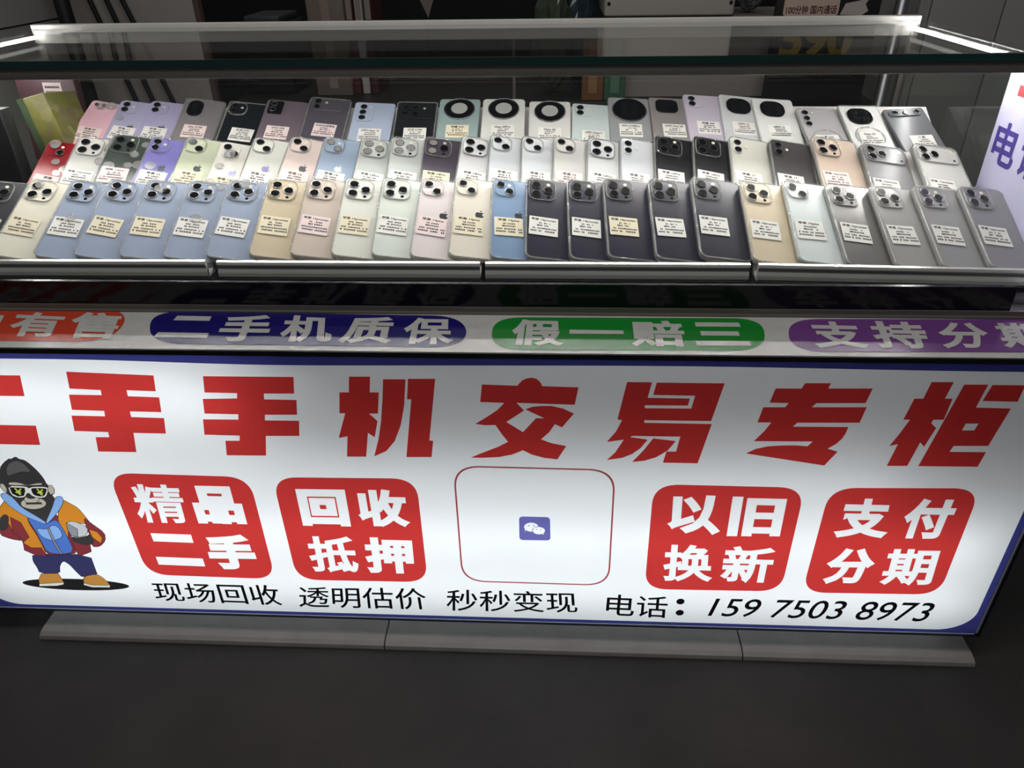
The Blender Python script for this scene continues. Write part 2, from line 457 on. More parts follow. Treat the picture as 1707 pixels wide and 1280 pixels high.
PILLS = [('red', [(-0.9289, 0.871), (-0.5532, 0.8703), (-0.5328, 0.7802), (-0.892, 0.7789)], [('均', [(-0.7866, 0.863), (-0.7198, 0.8605), (-0.6903, 0.7917), (-0.7568, 0.7928)]), ('有', [(-0.7057, 0.8612), (-0.6331, 0.8549), (-0.6097, 0.7894), (-0.6773, 0.7912)]), ('售', [(-0.6271, 0.8613), (-0.556, 0.8572), (-0.5356, 0.7862), (-0.5978, 0.7881)])]), ('navy', [(-0.5247, 0.8654), (-0.1073, 0.859), (-0.0952, 0.7751), (-0.4859, 0.7765)], [('二', [(-0.4881, 0.8518), (-0.4323, 0.8506), (-0.4194, 0.7914), (-0.487, 0.7923)]), ('手', [(-0.4196, 0.8549), (-0.3548, 0.8561), (-0.3429, 0.7826), (-0.4069, 0.7844)]), ('机', [(-0.3418, 0.8567), (-0.2791, 0.8527), (-0.2621, 0.7828), (-0.3282, 0.7829)]), ('质', [(-0.2549, 0.8545), (-0.1964, 0.8528), (-0.1889, 0.7819), (-0.2564, 0.7823)]), ('保', [(-0.1826, 0.8524), (-0.1221, 0.8518), (-0.1139, 0.7814), (-0.1771, 0.7816)])]), ('green', [(-0.0707, 0.8562), (0.2713, 0.8593), (0.2548, 0.7746), (-0.0677, 0.7705)], [('假', [(-0.0434, 0.8503), (0.0169, 0.849), (0.019, 0.7795), (-0.0466, 0.7803)]), ('一', [(0.0265, 0.8226), (0.0924, 0.8216), (0.0927, 0.8123), (0.0263, 0.8119)]), ('赔', [(0.1019, 0.8496), (0.1683, 0.8494), (0.164, 0.7804), (0.0995, 0.7812)]), ('三', [(0.1798, 0.8457), (0.2419, 0.846), (0.2403, 0.7855), (0.1759, 0.785)])]), ('purple', [(0.3009, 0.8581), (0.6826, 0.8637), (0.6449, 0.7788), (0.2826, 0.773)], [('支', [(0.3228, 0.8524), (0.3852, 0.8501), (0.3778, 0.7824), (0.3143, 0.783)]), ('持', [(0.3973, 0.8539), (0.464, 0.8516), (0.4468, 0.7831), (0.3865, 0.7837)]), ('分', [(0.4797, 0.8519), (0.5413, 0.8509), (0.5148, 0.7846), (0.46, 0.7842)]), ('期', [(0.5471, 0.851), (0.605, 0.8513), (0.5863, 0.7861), (0.5317, 0.7857)])])]
SPOTS = {'front': [(-0.9102, 1.1579, 0.6083, -2.3), (-0.8376, 1.1615, 0.6102, 2.7), (-0.7692, 1.1602, 0.6095, 2.2), (-0.706, 1.1614, 0.6101, 2.6), (-0.6433, 1.1602, 0.6095, 0.2), (-0.5751, 1.1589, 0.6089, 0.2), (-0.51, 1.1601, 0.6095, 0.4), (-0.4464, 1.1624, 0.6107, -0.0), (-0.3846, 1.1636, 0.6113, -0.2), (-0.3238, 1.1635, 0.6112, -0.3), (-0.2652, 1.1635, 0.6112, -0.9), (-0.203, 1.1623, 0.6106, 0.8), (-0.1499, 1.1634, 0.6112, -0.6), (-0.0911, 1.161, 0.6099, -1.7), (-0.0375, 1.1621, 0.6105, -0.9), (0.0253, 1.1597, 0.6093, -1.6), (0.0812, 1.1621, 0.6105, -1.5), (0.1507, 1.1608, 0.6099, -1.2), (0.2165, 1.1643, 0.6116, -0.5), (0.2909, 1.1573, 0.608, -0.3), (0.3555, 1.1572, 0.608, -0.3), (0.4176, 1.1515, 0.6051, -2.0), (0.4832, 1.148, 0.6033, -2.3), (0.5474, 1.148, 0.6033, -2.1), (0.6144, 1.1469, 0.6027, -1.7)], 'middle': [(-0.868, 1.2815, 0.6413, 0.3), (-0.8187, 1.2922, 0.6467, -0.9), (-0.7584, 1.2974, 0.6494, -0.5), (-0.6887, 1.2903, 0.6457, 0.7), (-0.626, 1.29, 0.6456, 1.4), (-0.5618, 1.279, 0.64, 2.3), (-0.508, 1.2896, 0.6454, 2.3), (-0.4434, 1.2906, 0.6459, 3.6), (-0.3858, 1.289, 0.6451, 1.8), (-0.3223, 1.2874, 0.6443, 1.0), (-0.2709, 1.2886, 0.6448, -1.5), (-0.2134, 1.2883, 0.6447, -0.1), (-0.1502, 1.2907, 0.6459, 2.3), (-0.1023, 1.2918, 0.6465, 0.1), (-0.0494, 1.289, 0.645, -0.6), (0.0042, 1.2874, 0.6443, 0.1), (0.0615, 1.2858, 0.6435, 2.0), (0.1155, 1.2856, 0.6434, 1.7), (0.1726, 1.2906, 0.6459, 2.6), (0.2361, 1.2891, 0.6451, 3.1), (0.2952, 1.2875, 0.6443, 2.3), (0.3602, 1.282, 0.6415, 2.0), (0.4275, 1.2869, 0.644, -1.3), (0.5049, 1.2724, 0.6366, 0.5), (0.587, 1.2708, 0.6358, -1.6)], 'back': [(-0.8602, 1.4339, 0.6797, 5.6), (-0.8044, 1.4335, 0.6795, 1.1), (-0.7461, 1.4316, 0.6785, 0.3), (-0.681, 1.4364, 0.681, 1.3), (-0.5964, 1.4282, 0.6768, 0.7), (-0.5254, 1.4329, 0.6792, 1.0), (-0.4455, 1.4369, 0.6812, 0.9), (-0.359, 1.4241, 0.6748, 0.5), (-0.281, 1.4236, 0.6745, -0.5), (-0.203, 1.4305, 0.678, 0.1), (-0.124, 1.4299, 0.6777, -0.4), (-0.0392, 1.4233, 0.6743, -0.1), (0.0385, 1.4183, 0.6718, 1.0), (0.1027, 1.4326, 0.6791, -0.8), (0.1763, 1.432, 0.6788, -1.7), (0.2378, 1.439, 0.6823, -1.8), (0.3022, 1.4385, 0.6821, 0.1), (0.3592, 1.4292, 0.6773, -2.2), (0.4319, 1.4025, 0.6637, -5.5), (0.5058, 1.4091, 0.6671, -5.0), (0.5817, 1.3986, 0.6617, -8.4)]}
DOTS = [(-0.8348, 1.3005), (-0.7607, 1.2744), (-0.7577, 1.2491), (-0.7114, 1.2425), (-0.7007, 1.2661), (-0.8412, 1.222), (-0.8532, 1.2586), (-0.8235, 1.2093), (-0.8178, 1.141), (-0.6156, 1.2659), (-0.7148, 1.2168), (-0.6996, 1.2206), (-0.7434, 1.2104), (-0.7682, 1.2271), (-0.5407, 1.2356), (-0.5518, 1.209), (-0.6719, 1.2116), (-0.7436, 1.0765), (-0.5459, 1.077), (-0.6185, 1.1351), (-0.6266, 1.1541), (-0.5246, 1.1422), (-0.8401, 1.396), (-0.8229, 1.3989), (-0.7941, 1.3635), (-0.7478, 1.1566), (-0.5003, 1.1565), (-0.544, 1.1493), (-0.4846, 1.1446)]
MASCOT = [('black', [(-0.6218, 0.1108), (-0.6247, 0.1081), (-0.6316, 0.1057), (-0.6422, 0.1035), (-0.6559, 0.1017), (-0.672, 0.1005), (-0.6899, 0.0998), (-0.7085, 0.0997), (-0.7269, 0.1002), (-0.7441, 0.1013), (-0.7594, 0.103), (-0.7719, 0.105), (-0.7809, 0.1074), (-0.786, 0.1101), (-0.7871, 0.1128), (-0.7839, 0.1154), (-0.7768, 0.1179), (-0.7661, 0.12), (-0.7522, 0.1217), (-0.7361, 0.123), (-0.7183, 0.1236), (-0.6999, 0.1237), (-0.6818, 0.1232), (-0.6647, 0.1221), (-0.6497, 0.1205), (-0.6373, 0.1184), (-0.6283, 0.116), (-0.623, 0.1134)]), ('navy', [(-0.7492, 0.1728), (-0.6625, 0.1744), (-0.664, 0.1436), (-0.664, 0.1336), (-0.6888, 0.1271), (-0.6943, 0.1388), (-0.6996, 0.1536), (-0.7071, 0.1615), (-0.7164, 0.1505), (-0.7213, 0.1341), (-0.752, 0.1341), (-0.7516, 0.1456), (-0.7537, 0.158)]), ('tan', [(-0.7497, 0.1326), (-0.7239, 0.134), (-0.7227, 0.1239), (-0.7218, 0.115), (-0.7605, 0.1103), (-0.7587, 0.1196)]), ('white', [(-0.7611, 0.1108), (-0.7217, 0.1153), (-0.7239, 0.1111), (-0.7347, 0.1081), (-0.7623, 0.1063)]), ('tan', [(-0.6863, 0.129), (-0.664, 0.1348), (-0.6558, 0.125), (-0.6518, 0.1136), (-0.6518, 0.1106), (-0.6793, 0.1101), (-0.6911, 0.1143)]), ('white', [(-0.6909, 0.1148), (-0.679, 0.1109), (-0.6515, 0.1116), (-0.6532, 0.1074), (-0.6803, 0.1069), (-0.6917, 0.1114)]), ('maroon', [(-0.7755, 0.2335), (-0.7592, 0.234), (-0.7609, 0.2201), (-0.7525, 0.2039), (-0.7561, 0.1991), (-0.7713, 0.2021), (-0.7848, 0.2095)]), ('maroon', [(-0.7311, 0.2495), (-0.6844, 0.2542), (-0.6792, 0.2224), (-0.6779, 0.1775), (-0.7069, 0.173), (-0.7282, 0.1723), (-0.7315, 0.2116)]), ('orange', [(-0.7649, 0.261), (-0.7561, 0.2701), (-0.7474, 0.2791), (-0.7307, 0.2507), (-0.733, 0.2324), (-0.7297, 0.2116), (-0.7282, 0.1904), (-0.7291, 0.1698), (-0.7441, 0.1718), (-0.7572, 0.1811), (-0.7543, 0.2015), (-0.7627, 0.2153), (-0.7619, 0.2316), (-0.772, 0.2427)]), ('maroon', [(-0.7551, 0.1943), (-0.7466, 0.185), (-0.7318, 0.1855), (-0.7291, 0.1698), (-0.7445, 0.1705), (-0.7584, 0.1803)]), ('maroon', [(-0.7557, 0.2432), (-0.7448, 0.2344), (-0.7424, 0.2066), (-0.7542, 0.1967), (-0.7543, 0.2015), (-0.7627, 0.2153)]), ('orange', [(-0.6859, 0.2474), (-0.6676, 0.2779), (-0.6595, 0.2709), (-0.6513, 0.264), (-0.6458, 0.2485), (-0.6422, 0.235), (-0.6538, 0.2347), (-0.667, 0.2377), (-0.6792, 0.2224), (-0.6856, 0.2036), (-0.6885, 0.2268)]), ('maroon', [(-0.6483, 0.2462), (-0.6418, 0.2362), (-0.6271, 0.2182), (-0.6305, 0.2029), (-0.6426, 0.1911), (-0.6538, 0.1903), (-0.6495, 0.2094), (-0.6504, 0.2233)]), ('orange', [(-0.6477, 0.2234), (-0.6375, 0.219), (-0.6339, 0.2075), (-0.6387, 0.1979), (-0.6427, 0.2025), (-0.6477, 0.2094)]), ('maroon', [(-0.6801, 0.2037), (-0.6726, 0.1992), (-0.6559, 0.195), (-0.6587, 0.1806), (-0.6791, 0.1712), (-0.681, 0.1847)]), ('blue', [(-0.7324, 0.2461), (-0.7072, 0.232), (-0.6892, 0.2428), (-0.6852, 0.2153), (-0.6841, 0.1798), (-0.7048, 0.1738), (-0.7256, 0.1772), (-0.7266, 0.1976), (-0.7281, 0.221)]), ('sky', [(-0.7255, 0.2234), (-0.7118, 0.2215), (-0.6977, 0.2311), (-0.6911, 0.2244), (-0.6913, 0.2081), (-0.7083, 0.2005), (-0.7195, 0.2049), (-0.7242, 0.2118)]), ('grey', [(-0.7091, 0.2216), (-0.7059, 0.224), (-0.7064, 0.1982), (-0.7042, 0.1743), (-0.7065, 0.1742), (-0.7092, 0.1981)]), ('sky', [(-0.7529, 0.2866), (-0.744, 0.2879), (-0.7358, 0.2772), (-0.722, 0.2577), (-0.7069, 0.2355), (-0.7096, 0.2319), (-0.7326, 0.2457), (-0.7471, 0.2614), (-0.7553, 0.2789)]), ('sky', [(-0.6774, 0.282), (-0.6679, 0.2844), (-0.6671, 0.2768), (-0.676, 0.2634), (-0.6929, 0.2449), (-0.7059, 0.2332), (-0.7069, 0.2355)]), ('charcoal', [(-0.7371, 0.3327), (-0.7275, 0.3422), (-0.7173, 0.3491), (-0.7167, 0.3471), (-0.7077, 0.3522), (-0.7043, 0.3478), (-0.6973, 0.3463), (-0.6915, 0.3389), (-0.6859, 0.3286), (-0.6818, 0.3162), (-0.6808, 0.3035), (-0.6751, 0.3036), (-0.6727, 0.2973), (-0.6764, 0.2886), (-0.6805, 0.2856), (-0.6778, 0.2809), (-0.6851, 0.2675), (-0.6942, 0.2539), (-0.7069, 0.2355), (-0.7172, 0.2465), (-0.7328, 0.2618), (-0.7385, 0.2794), (-0.7444, 0.2868), (-0.7486, 0.2986), (-0.7462, 0.3094)]), ('dgrey', [(-0.7252, 0.3371), (-0.7102, 0.3456), (-0.7005, 0.3397), (-0.6956, 0.3253), (-0.7086, 0.3271), (-0.7205, 0.3226), (-0.7325, 0.3182)]), ('stone', [(-0.6943, 0.2706), (-0.6959, 0.2679), (-0.6986, 0.2654), (-0.7022, 0.2632), (-0.7066, 0.2615), (-0.7114, 0.2603), (-0.7163, 0.2598), (-0.7209, 0.26), (-0.7249, 0.261), (-0.7281, 0.2625), (-0.7302, 0.2646), (-0.7311, 0.267), (-0.7308, 0.2697), (-0.7292, 0.2723), (-0.7264, 0.2748), (-0.7228, 0.277), (-0.7184, 0.2787), (-0.7137, 0.2799), (-0.7088, 0.2803), (-0.7043, 0.2801), (-0.7003, 0.2792), (-0.6971, 0.2777), (-0.6949, 0.2757), (-0.694, 0.2732)]), ('stone', [(-0.7021, 0.2777), (-0.7038, 0.2751), (-0.7069, 0.2729), (-0.7109, 0.2713), (-0.7151, 0.2707), (-0.719, 0.2711), (-0.7219, 0.2725), (-0.7234, 0.2746), (-0.7233, 0.2771), (-0.7215, 0.2797), (-0.7185, 0.2819), (-0.7145, 0.2834), (-0.7103, 0.284), (-0.7064, 0.2836), (-0.7035, 0.2823), (-0.702, 0.2802)]), ('charcoal', [(-0.7231, 0.2714), (-0.7007, 0.2729), (-0.7, 0.2689), (-0.7244, 0.2678)]), ('stone', [(-0.7341, 0.3071), (-0.7211, 0.3074), (-0.7101, 0.3021), (-0.6938, 0.3068), (-0.687, 0.3065), (-0.689, 0.3033), (-0.736, 0.3021)]), ('charcoal', [(-0.7051, 0.282), (-0.7063, 0.2804), (-0.7086, 0.2791), (-0.7116, 0.2784), (-0.7145, 0.2783), (-0.717, 0.2789), (-0.7184, 0.2801), (-0.7185, 0.2816), (-0.7173, 0.2832), (-0.715, 0.2844), (-0.712, 0.2852), (-0.7091, 0.2853), (-0.7066, 0.2846), (-0.7052, 0.2835)]), ('white', [(-0.7381, 0.301), (-0.7124, 0.3006), (-0.7094, 0.297), (-0.703, 0.3002), (-0.682, 0.3003), (-0.6832, 0.2938), (-0.6907, 0.2823), (-0.6998, 0.2804), (-0.7095, 0.2834), (-0.7115, 0.2888), (-0.7155, 0.2887), (-0.7206, 0.2816), (-0.7313, 0.28), (-0.7391, 0.2848)]), ('black', [(-0.7365, 0.2985), (-0.7151, 0.2979), (-0.7164, 0.2919), (-0.7212, 0.2837), (-0.7305, 0.2822), (-0.7369, 0.287)]), ('black', [(-0.707, 0.2964), (-0.7029, 0.298), (-0.6841, 0.2981), (-0.6853, 0.2937), (-0.6913, 0.2845), (-0.699, 0.2826), (-0.7074, 0.2856)]), ('lime', [(-0.7307, 0.2965), (-0.7283, 0.2974), (-0.7264, 0.2923), (-0.7219, 0.2967), (-0.7202, 0.2959), (-0.7247, 0.291), (-0.7225, 0.2906), (-0.7231, 0.2889), (-0.7259, 0.2888), (-0.7241, 0.2871), (-0.7256, 0.2849), (-0.7278, 0.2857), (-0.7278, 0.2883), (-0.7315, 0.2887), (-0.7309, 0.2904), (-0.7284, 0.2914)]), ('lime', [(-0.6992, 0.2964), (-0.6968, 0.2973), (-0.6955, 0.2922), (-0.6914, 0.2962), (-0.6896, 0.2954), (-0.6939, 0.2909), (-0.6916, 0.2906), (-0.6922, 0.2888), (-0.6947, 0.2888), (-0.6932, 0.2871), (-0.6947, 0.2848), (-0.6968, 0.2857), (-0.6969, 0.2883), (-0.7006, 0.2886), (-0.7, 0.2903), (-0.6976, 0.2913)]), ('stone', [(-0.7468, 0.304), (-0.743, 0.3041), (-0.7415, 0.2966), (-0.7432, 0.2901), (-0.7471, 0.2911), (-0.7489, 0.2986)]), ('stone', [(-0.6798, 0.3025), (-0.6753, 0.303), (-0.6738, 0.2962), (-0.6765, 0.2896), (-0.6818, 0.2869), (-0.6836, 0.2938)]), ('charcoal', [(-0.7724, 0.2416), (-0.7675, 0.2451), (-0.7643, 0.2486), (-0.759, 0.2488), (-0.7579, 0.2431), (-0.7673, 0.2222), (-0.7766, 0.2168), (-0.7814, 0.2183)]), ('lgrey', [(-0.6767, 0.2363), (-0.6657, 0.2389), (-0.6485, 0.228), (-0.6547, 0.2127), (-0.6695, 0.2088), (-0.6777, 0.2109), (-0.6792, 0.2224)]), ('grey', [(-0.6771, 0.2352), (-0.6653, 0.224), (-0.6691, 0.2099), (-0.6776, 0.2113), (-0.6792, 0.2224)]), ('charcoal', [(-0.6785, 0.2097), (-0.6698, 0.2076), (-0.6542, 0.2116), (-0.6503, 0.2152), (-0.6465, 0.2048), (-0.6504, 0.1952), (-0.6656, 0.1928), (-0.6795, 0.2002)])]

# ------------------------------------------------------------------ materials
M_white_panel = mat('white laminate', rgb(205, 203, 198), .45, var=.03)
M_grey_panel = mat('grey board', rgb(168, 160, 155), .5, var=.08, scale=6)
M_black = mat('matt black plastic', rgb(16, 16, 18), .5)
M_gloss_black = mat('gloss black panel', rgb(14, 14, 18), .13, spec=.3, var=.2, rvar=.05, scale=14)
M_alu = mat('brushed aluminium', rgb(176, 173, 168), .32, metal=1.0, var=.1, scale=30)
M_alu_dull = mat('dull aluminium profile', rgb(120, 116, 110), .45, metal=.6, var=.1)
M_chrome = mat('polished steel lip', rgb(232, 230, 224), .2, metal=.55, var=.08, scale=16, rvar=.06)
M_acrylic = mat('white acrylic shelf', rgb(214, 206, 206), .3, var=.04)
M_dark_wood = mat('dark laminate', rgb(38, 34, 32), .5, var=.15)
M_vinyl = mat('scuffed white vinyl', rgb(180, 179, 176), .24, var=.17, scale=38, rvar=.1)
M_tile = mat('grey stone tile', rgb(128, 122, 120), .5, var=.18, scale=22, bump=.15)
M_glass = clear_mat('showcase glass', (.975, .985, .98), .03, 1.45, .002, (.7, .75, .72, 1))
M_glass_edge = mat('green glass edge', rgb(20, 48, 46), .12, var=.25, scale=8)
M_case = clear_mat('clear phone case', (.96, .96, .95), .12, 1.5, .22, (.85, .85, .82, 1))
M_film_dot = clear_mat('clear plastic film', (.95, .95, .95), .12, 1.45, .22, (.8, .78, .76, 1))
M_led = lamp_mat('led strip', SIDE_LED, (1, .99, .97))
M_led_front = lamp_mat('front led strip', FRONT_LED, (1, .98, .95))


def floor_material():
    m = bpy.data.materials.new('dark asphalt')
    m.use_nodes = True
    nt = m.node_tree; b = nt.nodes['Principled BSDF']
    tc = nt.nodes.new('ShaderNodeTexCoord')
    n1 = nt.nodes.new('ShaderNodeTexNoise'); n1.inputs['Scale'].default_value = 5; n1.inputs['Detail'].default_value = 8
    n2 = nt.nodes.new('ShaderNodeTexNoise'); n2.inputs['Scale'].default_value = 420; n2.inputs['Detail'].default_value = 2
    for n in (n1, n2): nt.links.new(tc.outputs['Object'], n.inputs['Vector'])
    cr = nt.nodes.new('ShaderNodeValToRGB')
    cr.color_ramp.elements[0].position = .3; cr.color_ramp.elements[0].color = (.016, .0145, .014, 1)
    cr.color_ramp.elements[1].position = .75; cr.color_ramp.elements[1].color = (.042, .037, .035, 1)
    nt.links.new(n1.outputs['Fac'], cr.inputs[0])
    mx = nt.nodes.new('ShaderNodeMix'); mx.data_type = 'RGBA'; mx.blend_type = 'MULTIPLY'; mx.inputs[0].default_value = .5
    nt.links.new(cr.outputs[0], mx.inputs[6]); nt.links.new(n2.outputs['Fac'], mx.inputs[7])
    nt.links.new(mx.outputs[2], b.inputs['Base Color'])
    b.inputs['Roughness'].default_value = .75
    bp = nt.nodes.new('ShaderNodeBump'); bp.inputs['Strength'].default_value = .35; bp.inputs['Distance'].default_value = .002
    nt.links.new(n2.outputs['Fac'], bp.inputs['Height']); nt.links.new(bp.outputs['Normal'], b.inputs['Normal'])
    return m


# ------------------------------------------------------------------ the setting
b = MB()
b.box(-4, 4, -3, 4.2, -.05, 0)
struct(b.obj('floor', floor_material()))
b = MB()
b.box(-4, 4, 4.2, 4.3, 0, 3)
struct(b.obj('wall_back', mat('dark back wall', rgb(30, 28, 28), .7, var=.2, scale=3)))

# ------------------------------------------------------------------ the counter
XL, XR = -1.035, 0.69
base = MB()
base.box(-.88, .66, .851, 1.60, .03, .4935)
o = base.obj('counter_cabinet', M_dark_wood)
tag(o, 'dark cabinet body of the counter behind the backlit sign', 'counter')
b = MB(); b.box(-.86, .64, .90, 1.55, 0, .03)
b.obj('plinth', M_black, o)

for i, (x0, x1, w) in enumerate(((-.79, -.2455, 'left'), (-.2435, .2965, 'middle'), (.2985, .636, 'right'))):
    b = MB()
    prof = [(.90, .001), (.90, .014), (.766, .014), (.757, .0125), (.751, .009), (.749, .004), (.749, .001)]
    b.prism_x(prof, x0, x1)
    tag(b.obj('kerb_tile', M_tile), {'left': 'grey stone tile on the ground below the left half of the sign',
        'middle': 'grey stone tile on the ground below the phone number, between two joints',
        'right': 'short grey stone tile on the ground at the right end of the row'}[w], 'tile', 'stone tiles under the sign')

# ledge with the printed pills
LZ = .518
led = thing('printed_ledge', 'narrow scuffed white ledge with red, navy, green and purple slogan pills, above the sign', 'ledge', (-.1, .815, .518))


def local(o):
    return lambda p: tuple(Vector(p) - o.location)


b = MB()
b.box(-.9, .648, .764, .868, .5136, .518)
o = b.obj('board', [M_vinyl], led); o.location = -led.location
b = MB(); b.box(-.9, .648, .7615, .764, .5112, .5176)
o = b.obj('front_edge', M_black, led); o.location = -led.location
PCOL = {'red': mat('red orange vinyl', rgb(186, 62, 40), .25, var=.12, scale=5, rvar=.1),
        'navy': mat('navy vinyl', rgb(26, 22, 96), .25, var=.12, scale=5, rvar=.1),
        'green': mat('green vinyl', rgb(24, 122, 44), .25, var=.12, scale=5, rvar=.1),
        'purple': mat('purple vinyl', rgb(104, 60, 122), .25, var=.12, scale=5, rvar=.1)}
for pname, q, chars in PILLS:
    hh = (Vector(q[0]) - Vector(q[3])).length
    pill = film('slogan_pill', [([rquad(q, hh * .47, 12)], 0)], [PCOL[pname]], lambda p: (p[0] - led.location.x, p[1] - led.location.y, .0004), led)
    pill['label'] = pname + ' pill'
    L = []
    for ch, cq in chars:
        L += warp(glyph_loops(ch, .034 if ch not in '二一三' else .042), cq)
    film('lettering', [(L, 0)], [M_vinyl], lambda p: (p[0] - led.location.x, p[1] - led.location.y, .0008), pill)

# ------------------------------------------------------------------ backlit sign
SY = .764
SX0, SX1, SZ0, SZ1 = -.862, .626, .059, .5105
sign = thing('lightbox_sign', 'backlit white shop sign with big red characters and a blue border', 'sign', (-.118, .80, .059))
so = sign.location


def on_sign(d):
    return lambda p: (p[0] - so.x, SY - d - so.y, p[1] - so.z)


F_white = film_mat('backlit white banner', (.86, .885, .90, 1), .78, (.62, .63, .63, 1))
F_red = film_mat('red film', (.66, .047, .042, 1), .95, (.5, .03, .03, 1))
F_blue = film_mat('blue film', (.055, .06, .26, 1), .9, (.02, .02, .12, 1))
F_black = film_mat('black print', (.006, .007, .007, 1), .5, (.012, .012, .012, 1))
F_logo = film_mat('violet blue film', (.17, .16, .48, 1), .9, (.1, .1, .3, 1))
M_inside = mat('white inside of the box', rgb(235, 235, 235), .9, var=.02)

# banner cloth, slightly rippled towards its top left
nx, nz = 90, 30
V, F = [], []
for j in range(nz + 1):
    for i in range(nx + 1):
        x = SX0 + (SX1 - SX0) * i / nx; z = SZ0 + (SZ1 - SZ0) * j / nz
        k = max(0, (z - .36) / .15) * max(0, min(1, (.05 - x) / .4))
        if j in (0, nz) or i in (0, nx): k = 0
        d = .004 * k * (1 + math.sin((x * .8 - (SZ1 - z) * 1.1) * 42)) * .5
        V.append((x - so.x, SY + d - so.y, z - so.z))
for j in range(nz):
    for i in range(nx):
        a = j * (nx + 1) + i
        F.append((a, a + 1, a + nx + 2, a + nx + 1))
b = MB(); b.add(V, F, 0, True)
b.obj('banner', F_white, sign)
# box: back, top, bottom, sides
b = MB()
y0, y1 = SY + .006, SY + .078
for X0, X1, Y0, Y1, Z0, Z1 in ((SX0 - .004, SX1 + .004, y1, y1 + .004, SZ0 - .004, SZ1), 
                               (SX0 - .004, SX1 + .004, SY + .0005, y1, SZ1 - .0005, SZ1 + .0025), (SX0 - .004, SX0 - .0005, SY + .0005, y1, SZ0 - .0005, SZ1 - .0005), (SX1 + .0005, SX1 + .004, SY + .0005, y1, SZ0 - .0005, SZ1 - .0005)):
    b.box(X0 - so.x, X1 - so.x, Y0 - so.y, Y1 - so.y, Z0 - so.z, Z1 - so.z)
for i in range(len(b.f)): b.m[i] = 0
b.obj('box_frame', [M_inside], sign)
# the banner cloth turns under the box, so that light also falls on the tiles below
b = MB()
b.box(SX0 - .0005 - so.x, SX1 + .0005 - so.x, SY + .0005 - so.y, y1 - so.y, SZ0 - .003 - so.z, SZ0 - .0005 - so.z)
b.obj('under_cloth', F_white, sign)
# thin dark trim round the front and the outside of the box
b = MB()
t = .0035
b.box(SX0 - .0075 - so.x, SX1 + .0075 - so.x, SY - .0015 - so.y, SY + .004 - so.y, SZ0 - .0055 - so.z, SZ0 - .0032 - so.z)
for X0, X1, Z0, Z1 in ((SX0 - .0075, SX0 - .004, SZ0 - .004, SZ1), (SX1 + .004, SX1 + .0075, SZ0 - .004, SZ1)):
    b.box(X0 - so.x, X1 - so.x, SY - .0015 - so.y, y1 + .006 - so.y, Z0 - so.z, Z1 - so.z)
b.box(SX0 - .0075 - so.x, SX1 + .0075 - so.x, y1 + .0045 - so.y, y1 + .007 - so.y, SZ0 - .004 - so.z, SZ1 - so.z)
b.obj('outer_trim', mat('dark blue metal trim', rgb(18, 20, 52), .4, metal=.3), sign)
# tubes
for z, x0, x1, st, nm in ((.12, -.84, .60, TUBE_A, 'low'), (.225, -.84, .60, TUBE_A, 'middle'), (.32, -.84, .45, TUBE_A * .45, 'high'), (.44, -.84, -.38, TUBE_B, 'short upper')):
    b = MB(); b.tube([(x0 - so.x, SY + .052 - so.y, z - so.z), (x1 - so.x, SY + .052 - so.y, z - so.z)], .008, 12)
    b.obj('light_tube', lamp_mat(nm + ' sign tube', st, (.95, .985, 1)), sign)
# blue border with rounded inner corners and a wavy upper edge
inner = []
zi0, xi0, xi1 = .0655, -.851, .6165
r = .05
for k in range(11):
    a = math.pi * (1 + .5 * k / 10); inner.append((xi0 + r + r * math.cos(a), zi0 + r * .8 + r * .8 * math.sin(a)))
for k in range(11):
    a = math.pi * (1.5 + .5 * k / 10); inner.append((xi1 - r + r * math.cos(a), zi0 + r * .8 + r * .8 * math.sin(a)))
for k in range(61):
    u = k / 60; x = xi1 + (xi0 - xi1) * u
    inner.append((x, .5015 - .0035 * math.exp(-((x + .36) / .16) ** 2) + .0035 * max(0, -x - .45) + .0012 * math.sin(x * 9)))
outer = [(SX0, SZ0), (SX1, SZ0), (SX1, SZ1), (SX0, SZ1)]
film('blue_border', [([outer], 0), ([inner], None)], [F_blue], on_sign(.0008), sign)
film('headline', [([h], None if i == 13 else 0) for i, h in enumerate(HEADLINE)], [F_red], on_sign(.0008), sign)
for q, chars in BADGES:
    L = []
    for ch, cq in chars:
        off = .022 if ch in '精' else .03 if ch in '期换新抵' else (.06 if ch in '二手回品' else .046)
        L += warp(glyph_loops(ch, off), cq)
    bo = film('slogan_badge', [([rquad(q, .034, 10)], 0), (L, None)], [F_red], on_sign(.0008), sign)
    bo['label'] = 'red badge reading ' + ''.join(c for c, _ in chars)
q = SCAN_FRAME
cen = sum((Vector(p) for p in q), Vector((0, 0))) / 4
q2 = [tuple(Vector(p) + (cen - Vector(p)).normalized() * .0032) for p in q]
film('thin_red_frame', [([rquad(q, .036, 12)], 0), ([rquad(q2, .0345, 12)], None)], [film_mat('dark red film', (.42, .06, .07, 1), .9)], on_sign(.0008), sign)
# violet square with two speech bubbles
q = CHAT_LOGO
cx_ = sum(p[0] for p in q) / 4; cz_ = sum(p[1] for p in q) / 4; w_ = q[1][0] - q[0][0]


def ell(cx, cy, rx, ry, n=28):
    return [(cx + rx * math.cos(2 * math.pi * i / n), cy + ry * math.sin(2 * math.pi * i / n)) for i in range(n)]


